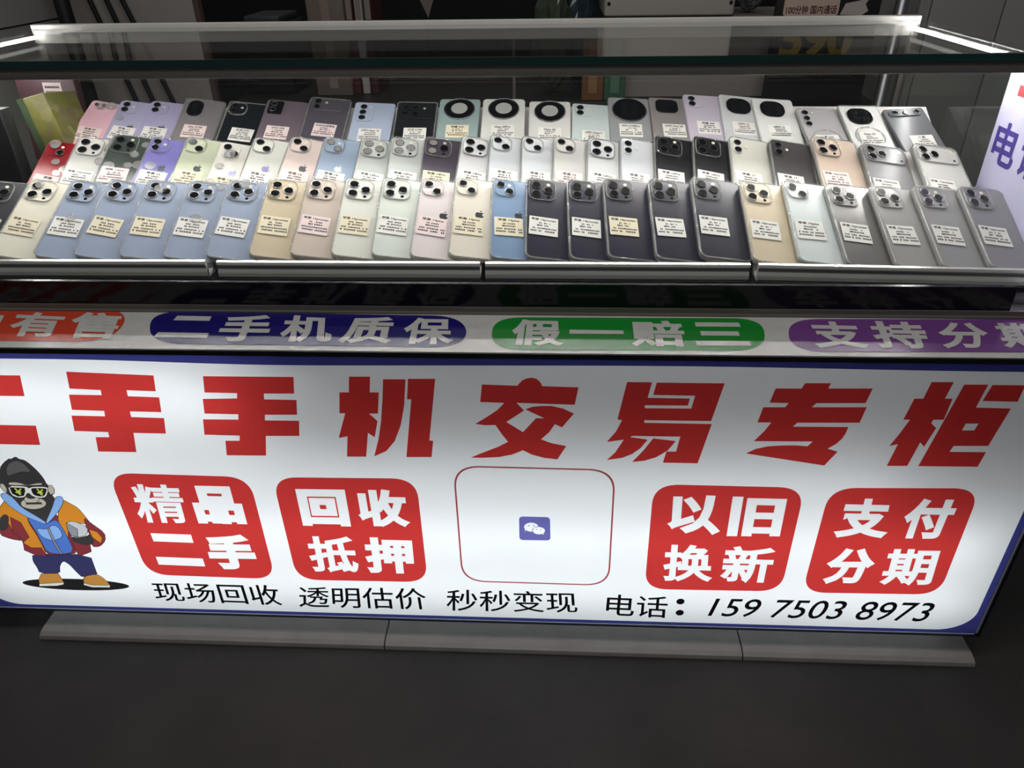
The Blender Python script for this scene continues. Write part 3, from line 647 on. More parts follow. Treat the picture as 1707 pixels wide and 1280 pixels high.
ax, az, bx_, bz = cx_ - .11 * w_, cz_ + .06 * w_, cx_ + .135 * w_, cz_ - .085 * w_
A = ell(ax, az, .235 * w_, .195 * w_)
A.insert(17, (ax - .2 * w_, az - .24 * w_))
EB = (.225 * w_, .185 * w_)
A2 = []
for x, z in A:
    dx, dz = (x - bx_) / EB[0], (z - bz) / EB[1]
    d = math.hypot(dx, dz)
    A2.append((bx_ + dx / d * EB[0], bz + dz / d * EB[1]) if d < 1 else (x, z))
Bb = ell(bx_, bz, .2 * w_, .16 * w_)
Bb.insert(25, (bx_ + .16 * w_, bz - .2 * w_))
eyes = [ell(ax - .085 * w_, az + .065 * w_, .024 * w_, .024 * w_, 10), ell(ax + .085 * w_, az + .065 * w_, .024 * w_, .024 * w_, 10),
        ell(bx_ - .065 * w_, bz + .05 * w_, .02 * w_, .02 * w_, 10), ell(bx_ + .07 * w_, bz + .05 * w_, .02 * w_, .02 * w_, 10)]
eyes = [e[::-1] for e in eyes]
film('speech_bubble_emblem', [([rquad(q, .006, 6)], 0), ([A2, Bb] + eyes, None)], [F_logo], on_sign(.0008), sign)
for s, q in SMALL_LINES:
    if s == ':':
        loops = [ell((q[0][0] + q[1][0]) / 2, q[0][1] - .005, .006, .006, 14), ell((q[3][0] + q[2][0]) / 2, q[3][1] + .005, .006, .006, 14)]
    else:
        loops = warp(glyph_loops(s, .004 if s[0] == '1' else .006, 4), q)
    film('small_print', [(loops, 0)], [F_black], on_sign(.0008), sign)
GC = {'black': (.02, .018, .018), 'navy': (.045, .045, .13), 'tan': (.6, .27, .06), 'white': (.85, .82, .76), 'maroon': (.26, .04, .05), 'orange': (.72, .27, .03),
      'blue': (.09, .2, .6), 'sky': (.28, .47, .85), 'grey': (.3, .3, .33), 'charcoal': (.05, .045, .045), 'dgrey': (.13, .125, .125), 'stone': (.58, .52, .42),
      'lime': (.62, .72, .1), 'lgrey': (.6, .6, .62)}
gk = list(GC)
def soft(l):
    out = []
    for i in range(len(l)):
        a, b = Vector(l[i - 1]), Vector(l[i])
        out += [tuple(a * .78 + b * .22), tuple(a * .22 + b * .78)]
    return out


LAY = []
for c, p in MASCOT:
    p = ccw(soft(p) if len(p) > 6 and c != 'lime' else p)
    if c not in ('black', 'lime', 'dgrey', 'charcoal'): LAY.append(([grow(p, .0008)], gk.index('black')))
    LAY.append(([p], gk.index(c)))
film('cartoon_gorilla_print', LAY, [film_mat('print ' + k, GC[k] + (1,), .9) for k in gk], on_sign(.0008), sign)

# ------------------------------------------------------------------ glass showcase
case = thing('glass_showcase', 'glass phone showcase with lit side edges and sloping front pane on the counter', 'showcase', (-.17, 1.2, .5))
co = case.location


def cpart(name, bld, m, par=None):
    for i, v in enumerate(bld.v): bld.v[i] = (v[0] - co.x, v[1] - co.y, v[2] - co.z)
    return bld.obj(name, m, par or case)


b = MB(); b.box(XL - .012, XR + .012, .872, 1.625, .494, .505)
cpart('case_floor', b, M_gloss_black)
b = MB(); b.box(-.90, .577, .8705, .8765, .5055, .558)
cpart('lower_front_panel', b, M_gloss_black)
b = MB()
b.prism_x([(.8685, .5182), (.8705, .5182), (.8705, .5262), (.8685, .5262)], -.90, .60)
b.prism_x([(.8625, .5182), (.8685, .5182), (.8685, .5202), (.8625, .5202)], -.90, .60)
cpart('aluminium_angle', b, M_alu_dull)
# sloping front pane
b = MB()
n_ = Vector((0, .7575 - .5585, -(1.1655 - .8735))).normalized() * .005
b.prism_x([(.8735, .5585), (1.1655, .7575), (1.1655 + n_.y, .7575 + n_.z), (.8735 + n_.y, .5585 + n_.z)], XL, XR)
cpart('front_pane', b, M_glass)
# top pane with green polished edge
b = MB(); b.box(XL - .012, XR + .012, 1.166, 1.598, .7735, .7832)
cpart('top_pane', b, M_glass)
b = MB()
b.box(XL - .013, XR + .013, 1.1635, 1.1658, .7732, .7835)
cpart('polished_glass_edge', b, M_glass_edge)
# side panes
for x0, x1 in ((XL - .008, XL - .002), (XR + .002, XR + .008)):
    b = MB()
    prof = [(.880, .5055), (1.60, .5055), (1.60, .7725), (1.173, .7725), (.880, .562)]
    b.prism_x(prof, x0, x1)
    cpart('side_pane', b, M_glass)
# aluminium profile under the front edge, and the rear top rail
b = MB(); b.bbox(XL - .01, XR + .01, 1.1665, 1.1795, .7570, .7728, .0012)
b.box(XL - .01, XR + .01, 1.1796, 1.2512, .7695, .7728)
b.box(XL - .01, XR + .01, 1.2489, 1.2512, .7600, .7695)  # unseen web, added to hold the strip's light back from the rear phones
cpart('front_profile', b, M_alu_dull)
b = MB(); b.bbox(XL - .01, XR + .01, 1.599, 1.617, .756, .7905, .0012)
cpart('rear_rail', b, mat('pale aluminium rail', rgb(224, 220, 214), .5))
b = MB(); b.box(XL + .02, XR - .02, 1.2462, 1.2485, .7602, .7692)
cpart('front_light_strip', b, M_led_front)
for x0, x1 in ((XL + .001, XL + .0055), (XR - .0055, XR - .001)):
    b = MB(); b.box(x0, x1, 1.245, 1.595, .7665, .772)
    cpart('side_light_strip', b, M_led)
for x0 in (XL - .008, XR - .006):
    b = MB(); b.box(x0, x0 + .014, 1.602, 1.616, .5055, .7555)
    cpart('rear_post', b, M_alu_dull)
# joint clips of the glass
b = MB(); b.box(-.078, -.072, 1.597, 1.60, .5055, .756)
cpart('rear_glass_joint', b, M_alu_dull)

# paper banner inside the right pane
bn = thing('contact_banner', 'lavender paper banner with violet characters on the right side pane of the showcase', 'banner', (XR - .002, 1.1, .5))
b = MB(); b.box(-.0008, .0008, -.14, .126, .02, .2815)
v = []
prof = [(-.085, .095), (.126, .02), (.126, .2815), (.09, .2815)]
b = MB(); b.prism_x([(1.226 - 1.1, .012), (1.226 - 1.1, .266), (1.165 - 1.1, .252), (.905 - 1.1, .070), (.905 - 1.1, .012)], -.0008, .0008)
b.obj('sheet', mat('lavender paper', rgb(196, 192, 222), .7, var=.03), bn)
M_violet = mat('violet ink', rgb(58, 44, 132), .6)
for ch, q in (('电', ((1.214, .684), (1.150, .684), (1.150, .622), (1.214, .622))), ('话', ((1.138, .684), (1.074, .684), (1.074, .622), (1.138, .622)))):
    film('lettering', [(warp(glyph_loops(ch, .02), q), 0)], [M_violet], lambda p: (-.0014, p[0] - 1.1, p[1] - .5), bn)
film('red_mark', [([[(1.192, .722), (1.12, .722), (1.12, .737), (1.192, .737)]], 0)], [mat('red ink', rgb(170, 50, 60), .6)], lambda p: (-.0014, p[0] - 1.1, p[1] - .5), bn)

# ------------------------------------------------------------------ display stands in the case
SAW = [(1.008, .506), (1.160, .583), (1.164, .5805), (1.164, .553), (1.292, .6175), (1.297, .615), (1.297, .582), (1.448, .6585), (1.452, .655), (1.452, .506)]
LIP = [(.9985, .5105), (1.0005, .507), (1.007, .507), (1.007, .5318), (1.0045, .5335), (1.0, .5325), (.9985, .529), (1.0003, .5265), (1.0012, .5215), (.9995, .5175), (.9988, .5155)]
STN = ['left end, under the overlapping blue phones', 'left of centre, under gold and white phones', 'right of centre, under the five dark phones', 'right end, under silver phones']
for (x0, x1, rot), w in zip(((-.90, -.505, .3), (-.487, -.100, 0), (-.092, .285, 0), (.297, .683, -2.4)), STN):
    st = thing('display_stand', 'stepped white stand with polished steel front lip, ' + w, 'display stand', (x0, 1.0, .506), 'phone stands in the showcase')
    xe = x1 - x0 if x1 < .5 else .357
    b = MB(); b.prism_x([(y - 1.0, z - .506) for y, z in SAW[:3] + [(1.164, .506)]], 0, x1 - x0)
    b.prism_x([(y - 1.0, z - .506) for y, z in [(1.1641, .506)] + [(yy + .0001, zz) for yy, zz in SAW[3:]]], .030 if x0 < -.8 else 0, xe)
    b.obj('stepped_shelf', M_acrylic, st)
    b = MB(); b.prism_x([(y - 1.0, z - .506) for y, z in LIP], 0, x1 - x0)
    b.obj('front_lip', M_chrome, st)
    st.rotation_euler.z = math.radians(rot)

# ------------------------------------------------------------------ phones
TH = math.radians(27)
EX, EY, EZ = Vector((1, 0, 0)), Vector((0, math.cos(TH), math.sin(TH))), Vector((0, -math.sin(TH), math.cos(TH)))
M_lens = mat('black lens glass', rgb(8, 8, 11), .12, spec=.25, var=.2, rvar=.03)
M_lens_pale = mat('covered lens', rgb(128, 124, 118), .3, var=.12)
M_ringm = mat('lens ring metal', rgb(150, 150, 152), .25, metal=.8)
M_flash = mat('flash lens', rgb(228, 220, 196), .25)
M_ink = mat('printed ink', rgb(34, 32, 34), .7, var=.02)
PAPER = {'w': mat('white price paper', rgb(232, 228, 222), .7, var=.02), 'c': mat('cream price paper', rgb(232, 220, 192), .7, var=.02), 'p': mat('pinkish price paper', rgb(236, 214, 212), .7, var=.02)}
_mm, _me = {}, {}


def body_mat(col, rough=.3):
    k = (col, rough)
    if k not in _mm: _mm[k] = mat('phone back %d %d %d' % col, rgb(*col), rough - .05, spec=.3, var=.05, scale=12) if rough > .25 else mat('shiny phone back', rgb(*col), rough, metal=.5, var=.035, scale=12)
    return _mm[k]


def cached(key, fn):
    if key not in _me: _me[key] = fn()
    return _me[key]


def apple(s=1.0):
    P = []
    pts = [(0, .30), (.10, .34), (.22, .36), (.34, .31), (.41, .24)]
    # right side with the bite
    bite = [(.41 - .16 * math.sin(a), .06 + .18 * math.cos(a)) for a in [math.pi * k / 8 for k in range(1, 8)]]
    low = [(.43, -.12), (.36, -.28), (.26, -.42), (.16, -.47), (.06, -.44), (0, -.43), (-.07, -.44), (-.17, -.47), (-.28, -.40), (-.38, -.24), (-.43, -.04), (-.42, .14), (-.34, .28), (-.22, .35), (-.1, .34)]
    leaf = [(.0, .40), (.02, .50), (.09, .58), (.18, .62), (.18, .53), (.12, .45)]
    f = lambda L: [(x * s, y * s) for x, y in L]
    return [ccw(f(pts + bite + low)), ccw(f(leaf))]


def logo_mesh():
    V, F, M = fill([(apple(.0155), 0)])
    b = MB(); b.add([(p.x, p.y, 0) for p in V], F)
    return b


def print_mesh(text):
    """one readable line and rows of small marks too fine to read in the photo"""
    L = glyph_loops(text, .03, 2)
    wd = min(.038, .0042 * (len(text) + sum(1 for c in text if ord(c) > 999)) * .62 + .004)
    b = MB()
    V, F, M = fill([(warp(L, [(-wd / 2, .0155), (wd / 2, .0155), (wd / 2, .0095), (-wd / 2, .0095)]), 0)])
    b.add([(p.x, p.y, 0) for p in V], F)
    rnd = random.Random(text)
    for y, h, x0, x1 in ((.0045, .0028, -.009, .010), (-.0005, .0030, -.010, .011), (-.0065, .0030, -.019, .019), (-.012, .0034, -.0195, .0195)):
        x = x0
        while x < x1:
            w = rnd.uniform(.0011, .0024)
            if rnd.random() < .86:
                b.add([(x, y, 0), (x + w, y, 0), (x + w, y + h * rnd.uniform(.75, 1), 0), (x, y + h, 0)], [(0, 1, 2, 3)])
            x += w + .0007
    b.box(-.0085, -.006, -.0005, .002, 0, .00002)
    return b


def island(b, kind, w, h):
    """fills b with the island plate; returns lenses (x, y, r, z) and flash spots"""
    L, Fl = [], []
    x0, y0 = -w / 2, h / 2
    if kind in ('pro', 'propale'):
        s = .0395; c = (x0 + .0045 + s / 2, y0 - .0045 - s / 2)
        b.slab(s, s, .010, -.0002, .0014, .0005, c)
        for dx, dy in ((-.0095, .0095), (-.0095, -.0095), (.0095, 0)): L.append((c[0] + dx, c[1] + dy, .0076, .0014))
        Fl = [(c[0] + .0095, c[1] + .0128, .0028), (c[0] + .0095, c[1] - .0135, .0026)]
    elif kind == 'diag':
        s = .030; c = (x0 + .0045 + s / 2, y0 - .0045 - s / 2)
        b.slab(s, s + .001, .009, -.0002, .0012, .0005, c)
        for dx, dy in ((-.0068, .0068), (.0068, -.0068)): L.append((c[0] + dx, c[1] + dy, .0068, .0012))
        Fl = [(c[0] + .0068, c[1] + .0068, .0025)]
    elif kind == 'vert':
        s = .029; c = (x0 + .0045 + s / 2, y0 - .0045 - s / 2)
        b.slab(s, s + .001, .009, -.0002, .0012, .0005, c)
        for dy in (.0068, -.0068): L.append((c[0] - .0062, c[1] + dy, .0064, .0012))
        Fl = [(c[0] + .0068, c[1] + .003, .0026)]
    elif kind == 'pill2':
        c = (x0 + .009, y0 - .017)
        b.slab(.016, .034, .0079, -.0002, .0012, .0005, (x0 + .0125, y0 - .0225))
        for dy in (.0082, -.0082): L.append((x0 + .0125, y0 - .0225 + dy, .0062, .0012))
        Fl = [(x0 + .027, y0 - .0225, .0026)]
    elif kind == 'bar17':
        c = (0, y0 - .0225)
        b.slab(w - .008, .036, .014, -.0002, .0016, .0006, c)
        for dx, dy in ((-.024, .0085), (-.024, -.0085), (-.0065, 0)): L.append((dx, c[1] + dy, .0074, .0016))
        Fl = [(.026, c[1] + .010, .003), (.026, c[1] - .010, .0022)]
    elif kind == 'plus8':
        b.slab(.026, .0105, .0052, -.0002, .0012, .0005, (x0 + .0185, y0 - .0115))
        for dx in (-.0062, .0062): L.append((x0 + .0185 + dx, y0 - .0115, .004, .0012))
        Fl = [(x0 + .037, y0 - .0115, .002)]
    elif kind == 'three':
        b.slab(.0145, .044, .007, -.0002, .001, .0004, (x0 + .0125, y0 - .0265))
        for dy in (.0145, 0, -.0145): L.append((x0 + .0125, y0 - .0265 + dy, .0058, .001))
        Fl = [(x0 + .0255, y0 - .013, .002)]
    elif kind == 'strip3':
        b.slab(.030, .046, .008, -.0002, .0014, .0005, (x0 + .0205, y0 - .0285))
        for dy in (.0145, 0, -.0145): L.append((x0 + .0165, y0 - .0285 + dy, .0062, .0014))
        Fl = [(x0 + .029, y0 - .0145, .0024)]
    elif kind == 'ring':
        b.disc((0, y0 - .0275), .0265, -.0002, .002, .0008, 40)
    elif kind == 'disc':
        b.disc((0, y0 - .0335), .0295, -.0002, .0035, .001, 40)
    elif kind == 'squircle':
        b.slab(.044, .040, .0165, -.0002, .0028, .001, (.0 - .004, y0 - .029), 10)
    elif kind == 'square':
        b.slab(.040, .034, .010, -.0002, .0024, .0009, (-.004, y0 - .0235), 8)
    elif kind == 'rect':
        b.slab(.026, .034, .003, -.0002, .0022, .0005, (x0 + .018, y0 - .0215))
        for dy in (.0075, -.0075): L.append((x0 + .0145, y0 - .0215 + dy, .0058, .0022))
        Fl = [(x0 + .026, y0 - .0145, .002)]
    elif kind == 'wide':
        pr = [(-w / 2 + .006, y0 - .003), (-w / 2 + .003, y0 - .02), (-w / 2 + .012, y0 - .034), (w / 2 - .012, y0 - .034), (w / 2 - .003, y0 - .02), (w / 2 - .006, y0 - .003)]
        b.loft([[(x, y, -.0002) for x, y in pr[::-1]], [(x, y, .0012) for x, y in pr[::-1]], [(x * .97, (y - y0 + .018) * .95 + y0 - .018, .0016) for x, y in pr[::-1]]][::1], smooth=False)
        b.f = [list(reversed(f)) for f in b.f]
        for dy in (.0075, -.0075): L.append((x0 + .0155, y0 - .018 + dy, .0056, .0016))
        Fl = [(-.006, y0 - .013, .0026)]
    elif kind == 'quad':
        b.slab(w - .010, .040, .006, -.0002, .0012, .0005, (0, y0 - .0245))
        for dx, dy in ((-.020, .008), (-.020, -.008), (-.002, .008), (-.002, -.008)): L.append((dx, y0 - .0245 + dy, .0064, .0012))
        Fl = [(.014, y0 - .018, .0022)]
    elif kind == 'longpill':
        b.slab(.027, .041, .0125, -.0002, .0024, .001, (x0 + .022, y0 - .0255), 8)
        L = []
    elif kind == 'hbar':
        b.slab(w - .012, .0155, .0076, -.0002, .0022, .0008, (-.001, y0 - .0125))
        for dx in (-.020, 0, .020): L.append((dx, y0 - .0125, .0056, .0022))
    return L, Fl


COL = dict(graphite=(62, 62, 66), cream=(226, 220, 204), sierra=(152, 162, 184), gold=(206, 190, 164), rosegold=(204, 188, 176), silver=(222, 221, 212), palegreen=(216, 221, 213),
           starpink=(226, 214, 214), starlight=(226, 218, 204), blue14=(128, 152, 184), space=(48, 46, 60), space2=(54, 53, 64), gold14=(212, 196, 170), white15=(214, 220, 220), titan=(146, 143, 142), titan2=(160, 158, 156),
           titan3=(152, 150, 152), titan4=(138, 136, 140), red=(140, 16, 26), midgreen=(66, 74, 70), purple12=(128, 122, 190), green12=(196, 202, 176), cream12=(216, 212, 204), cream13=(214, 214, 206), pink13=(216, 198, 192),
           blue14b=(148, 164, 186), silver13=(190, 194, 190), deep=(72, 64, 76), white=(210, 210, 212), ltwhite=(206, 208, 212), offwhite=(206, 204, 200), black=(32, 30, 34), cream17=(206, 204, 194), dark17=(72, 68, 70),
           desert=(204, 184, 168), grey17=(128, 126, 128), white17=(208, 206, 202), pink8=(236, 188, 200), lav=(172, 168, 196), lav2=(170, 162, 194), greyclear=(128, 122, 124), night=(22, 28, 32), mauve=(108, 96, 106), gmauve=(82, 76, 86),
           icy=(172, 182, 204), jet=(24, 26, 30), teal=(148, 166, 166), wht=(216, 215, 210), mint=(196, 206, 204), steel=(150, 150, 152), steel2=(138, 130, 128), lilac=(196, 186, 202), pearl=(204, 204, 206), plat=(176, 172, 174), snow=(222, 221, 218), slate=(104, 104, 108))
# size classes: width, length, corner radius (with the case)
SIZE = dict(max=(.0800, .1630, .0115), plus=(.0800, .1630, .0115), reg=(.0735, .1490, .0105), pro=(.0735, .1490, .0105), big=(.0770, .1480, .0080), fit=(.0745, .1480, .0060), sq=(.0690, .1480, .0050), end=(.0740, .1630, .0115))


def make_phone(row, i, size, kind, col, case, paper, text, logo, label, roll=10.0, rough=.3, lx=None, pale=False, logoc=None, mag=False):
    x, y, z, ang = SPOTS[row][i]
    w, h, r = SIZE[size]
    if row == 'back' and i >= 18: h = .142
    ang = max(-9, min(9, ang))
    R3 = Matrix((EX, EY, EZ)).transposed() @ Matrix.Rotation(math.radians(-ang), 3, 'Z') @ Matrix.Rotation(math.radians(roll), 3, 'Y')
    cen = Vector((x, y, z)) + R3 @ Vector((w / 2, -h / 2, 0))
    t = thing('smartphone', label, 'phone', cen, {'front': 'phones in the front row of the showcase', 'middle': 'phones in the middle row of the showcase', 'back': 'phones in the back row of the showcase'}[row])
    t.rotation_euler = R3.to_euler()
    g = .0012 if case else 0
    bm_ = body_mat(COL[col], rough)

    def fb():
        b = MB(); b.slab(w - 2 * g, h - 2 * g, r - g, -.0085, -.0006, .0016, n=7); return b.mesh('body', bm_)
    put('body', cached(('body', w, h, g, col, rough), fb), t)
    if case:
        def fc():
            b = MB()
            o = lambda k, zz: [(p[0], p[1], zz) for p in rrect(w - 2 * k, h - 2 * k, max(r - k, .001), 7)]
            b.loft([o(0, -.0088), o(0, -.0004), o(.0006, .0002), o(.0016, .0002), o(.0026, -.0004), o(.0012, -.0014), o(.0012, -.0088)], False, False, closed=True)
            return b.mesh('clear_case', M_case)
        put('clear_case', cached(('case', w, h), fc), t)
    # camera island and its lenses
    def fi():
        b = MB(); L, Fl = island(b, kind, w - .003, h - .003)
        dark = kind in ('ring', 'disc', 'squircle', 'square', 'rect', 'longpill')
        m = M_lens if dark else (body_mat(COL[col], .26))
        return b.mesh('camera_island', m), L, Fl
    me, L, Fl = cached(('isl', kind, w, h, col), fi)
    isl = put('camera_island', me, t)
    isl.location.z = -.0006
    for k, (lx_, ly_, lr, lz) in enumerate(L):
        def fl():
            b = MB(); b.disc((0, 0), lr * .86, 0, .0012, .0003, 22)
            b.ring((0, 0), lr * .84, lr, 0, .0016, 24, 1)
            return b.mesh('camera_lens', [M_lens_pale if (pale and k != pale) else M_lens, M_ringm if not (COL[col][0] < 90) else M_black])
        o = put('camera_lens', cached(('lens', round(lr, 5), bool(pale and k != pale), COL[col][0] < 90), fl), isl)
        o.location = (lx_, ly_, lz)
    for q_, (fx, fy, fr) in enumerate(Fl):
        o = put('flash' if not q_ else 'depth_sensor', cached(('fl', fr, q_), lambda: (lambda b: (b.disc((0, 0), fr, 0, .0005, .0001, 14), b.mesh('flash', M_lens if q_ else M_flash))[1])(MB())), isl)
        o.location = (fx, fy, .0012)
    if kind in ('ring', 'disc', 'squircle'):
        rr = {'ring': .0265, 'disc': .0295, 'squircle': .0}[kind]
        cy = (h - .003) / 2 - {'ring': .0275, 'disc': .0335, 'squircle': .029}[kind]
        if kind == 'ring':
            o = put('silver_centre', cached('rc', lambda: (lambda b: (b.disc((0, 0), .0148, 0, .0006, .0002, 32), b.mesh('silver_centre', mat('silver disc', rgb(190, 190, 186), .4, metal=.3)))[1])(MB())), isl)
            o.location = (0, cy, .002)
        if rr:
            o = put('island_ring', cached(('ir', rr), lambda: (lambda b: (b.ring((0, 0), rr, rr + .0018, 0, .0022, 44), b.mesh('island_ring', M_ringm))[1])(MB())), isl)
            o.location = (0, cy, -.0002)
        if kind in ('disc', 'squircle'):
            for dx, dy in ((-.009, .008), (.009, .008), (-.009, -.008), (.009, -.008)):
                o = put('camera_lens', cached(('rl', kind), lambda: (lambda b: (b.ring((0, 0), .0048, .0056, 0, .0004, 20), b.disc((0, 0), .0048, 0, .0003, .0001, 18), b.mesh('camera_lens', M_gloss_black))[2])(MB())), isl)
                o.location = (dx - (.004 if kind == 'squircle' else 0), cy + dy, .0035 if kind == 'disc' else .0028)
    if kind == 'square' or kind == 'longpill':
        cx0, cy0 = ((-.004, (h - .003) / 2 - .0235) if kind == 'square' else (-(w - .003) / 2 + .022, (h - .003) / 2 - .0255))
        for dx, dy in (((-.008, .006), (.008, .006), (-.008, -.006)) if kind == 'square' else ((0, .008), (0, -.008))):
            o = put('camera_lens', cached(('rl', kind), lambda: (lambda b: (b.ring((0, 0), .0045, .0054, 0, .0004, 20), b.disc((0, 0), .0045, 0, .0003, .0001, 18), b.mesh('camera_lens', M_gloss_black))[2])(MB())), isl)
            o.location = (cx0 + dx, cy0 + dy, .0024)
    # raised clear collar of the case round the island
    if case and kind in ('pro', 'propale', 'diag', 'vert', 'bar17'):
        def fk():
            b = MB()
            sw, sh = {'pro': (.0395, .0395), 'diag': (.030, .031), 'vert': (.029, .030), 'bar17': (w - .011, .036)}[kind]
            o = lambda k, zz: [(p[0], p[1], zz) for p in rrect(sw + 2 * k, sh + 2 * k, .0105 + k, 7)]
            b.loft([o(.0026, -.0004), o(.0022, .0022), o(.0014, .0030), o(.0006, .0028), o(.0004, -.0004)], False, False, closed=True)
            return b.mesh('camera_collar', M_case)
        o = put('camera_collar', cached(('collar', kind, w), fk), isl)
        W0, H0 = -(w - .003) / 2, (h - .003) / 2
        o.location = {'pro': (W0 + .02425, H0 - .02425, 0), 'diag': (W0 + .0195, H0 - .0200, 0), 'vert': (W0 + .019, H0 - .0195, 0), 'bar17': (0, H0 - .0225, 0)}[kind]
    if mag:
        o = put('magnet_ring', cached('mag', lambda: (lambda b: (b.ring((0, 0), .0225, .0265, 0, .0007, 44), b.mesh('magnet_ring', M_film_dot))[1])(MB())), t)
        o.location = (0, h / 2 - .082, -.0003)
    # price label
    if paper:
        ps = .92 if row == 'back' else 1
        pl = put('price_label', cached(('pl', paper), lambda: (lambda b: (b.slab(.044, .0365, .0006, 0, .0003, .0001, n=2), b.mesh('price_label', PAPER[paper]))[1])(MB())), t)
        pl.location = ((-w / 2 + .0275) if lx is None else lx, h / 2 - (.100 if row != 'back' else .088), (.00025 if case else -.00055))
        pl.scale = (ps, ps, 1)
        pl.rotation_euler.z = math.radians(random.uniform(-2.5, 2.5))
        pr = put('print', cached(('pr', text), lambda: print_mesh(text).mesh('print', M_ink)), pl)
        pr.location.z = .00042
    if logo:
        lm = logoc or ((70, 72, 74) if COL[col][0] > 110 else (200, 196, 190))
        lo = put('logo', cached(('logo', lm), lambda: logo_mesh().mesh('logo', mat('logo %d %d %d' % lm, rgb(*lm), .2, metal=.2))), t)
        lo.location = (.003, .006, -.00045) if row == 'front' else (0, .002, -.00045)
    return t


# front row, from left to right
P = 'smartphone'
F12, F13, F14p, F14m, F15m = '苹果 12promax', '苹果 13promax', '苹果 14plus', '苹果 14promax', '苹果 15promax'
front = [
 ('max', 'pro', 'graphite', 1, 'w', F12, 0, 'dark grey smartphone in clear case, cut by the left frame edge, front row'),
 ('max', 'pro', 'cream', 1, 'c', F12, 0, 'cream white smartphone with cream label, leftmost pale phone of the front row'),
 ('max', 'pro', 'sierra', 1, 'w', F13, 0, 'first from left of the five pale blue three-lens smartphones in the front row'),
 ('max', 'pro', 'sierra', 1, 'c', F13, 0, 'second from left of the five pale blue three-lens smartphones, front row'),
 ('max', 'pro', 'sierra', 1, 'c', F13, 0, 'middle one of the five overlapping pale blue three-lens smartphones, front row'),
 ('max', 'pro', 'sierra', 1, 'w', F13, 0, 'fourth from left of the five pale blue three-lens smartphones, front row'),
 ('max', 'pro', 'sierra', 1, 'w', F13, 0, 'pale blue three-lens smartphone beside the gold ones, front row'),
 ('max', 'pro', 'gold', 1, 'c', F12, 0, 'gold smartphone next to the last pale blue one, front row'),
 ('max', 'pro', 'rosegold', 1, 'p', F12, 0, 'pinkish gold smartphone between a gold and a white one, front row'),
 ('max', 'pro', 'silver', 1, 'c', F13, 0, 'warm white three-lens smartphone right of the pinkish gold one, front row'),
 ('max', 'pro', 'palegreen', 1, 'w', F13, 0, 'greenish white three-lens smartphone left of the pinkish white one, front row'),
 ('plus', 'diag', 'starpink', 1, 'p', F14p, 1, 'pinkish white two-lens smartphone with dark emblem, front row centre'),
 ('plus', 'diag', 'starlight', 1, 'c', F14p, 1, 'cream two-lens smartphone with dark emblem, beside the blue one, front row'),
 ('plus', 'diag', 'blue14', 1, 'c', F14p, 1, 'sky blue two-lens smartphone with dark emblem, front row centre'),
 ('max', 'pro', 'space', 1, 'w', F14m, 0, 'blackish smartphone touching the sky blue one, first of the five dark ones, front row'),
 ('max', 'pro', 'space', 1, 'w', F14m, 0, 'second from left of the five dark three-lens smartphones, front row'),
 ('max', 'pro', 'space', 1, 'c', F14m, 0, 'dark smartphone with a cream label, middle of the five dark ones, front row'),
 ('max', 'pro', 'space', 1, 'w', F14m, 0, 'fourth from left of the five dark three-lens smartphones, front row'),
 ('max', 'pro', 'space2', 1, 'w', F14m, 0, 'dark smartphone just left of the gold one at right, front row'),
 ('max', 'pro', 'gold14', 1, 'w', F14m, 0, 'sandy gold smartphone between dark and white ones, right part of the front row'),
 ('plus', 'diag', 'white15', 1, 'w', '苹果 15plus', 0, 'icy white two-lens smartphone right of the sandy gold one, front row'),
 ('max', 'pro', 'titan', 1, 'w', F15m, 0, 'shiny grey smartphone with bright reflection, right of the icy white one, front row'),
 ('max', 'pro', 'titan2', 1, 'w', F15m, 0, 'silver grey smartphone, third from right in the front row'),
 ('max', 'pro', 'titan3', 1, 'w', F15m, 0, 'grey smartphone, second from right in the front row'),
 ('end', 'pro', 'titan4', 1, 'w', '苹果 16promax', 0, 'grey smartphone at the right end of the front row'),
]
for i, (s, k, c, cs, pa, tx, lo, la) in enumerate(front):
    make_phone('front', i, s, k, c, cs, pa, tx, lo, la, rough=.22 if c == 'titan' else .3)
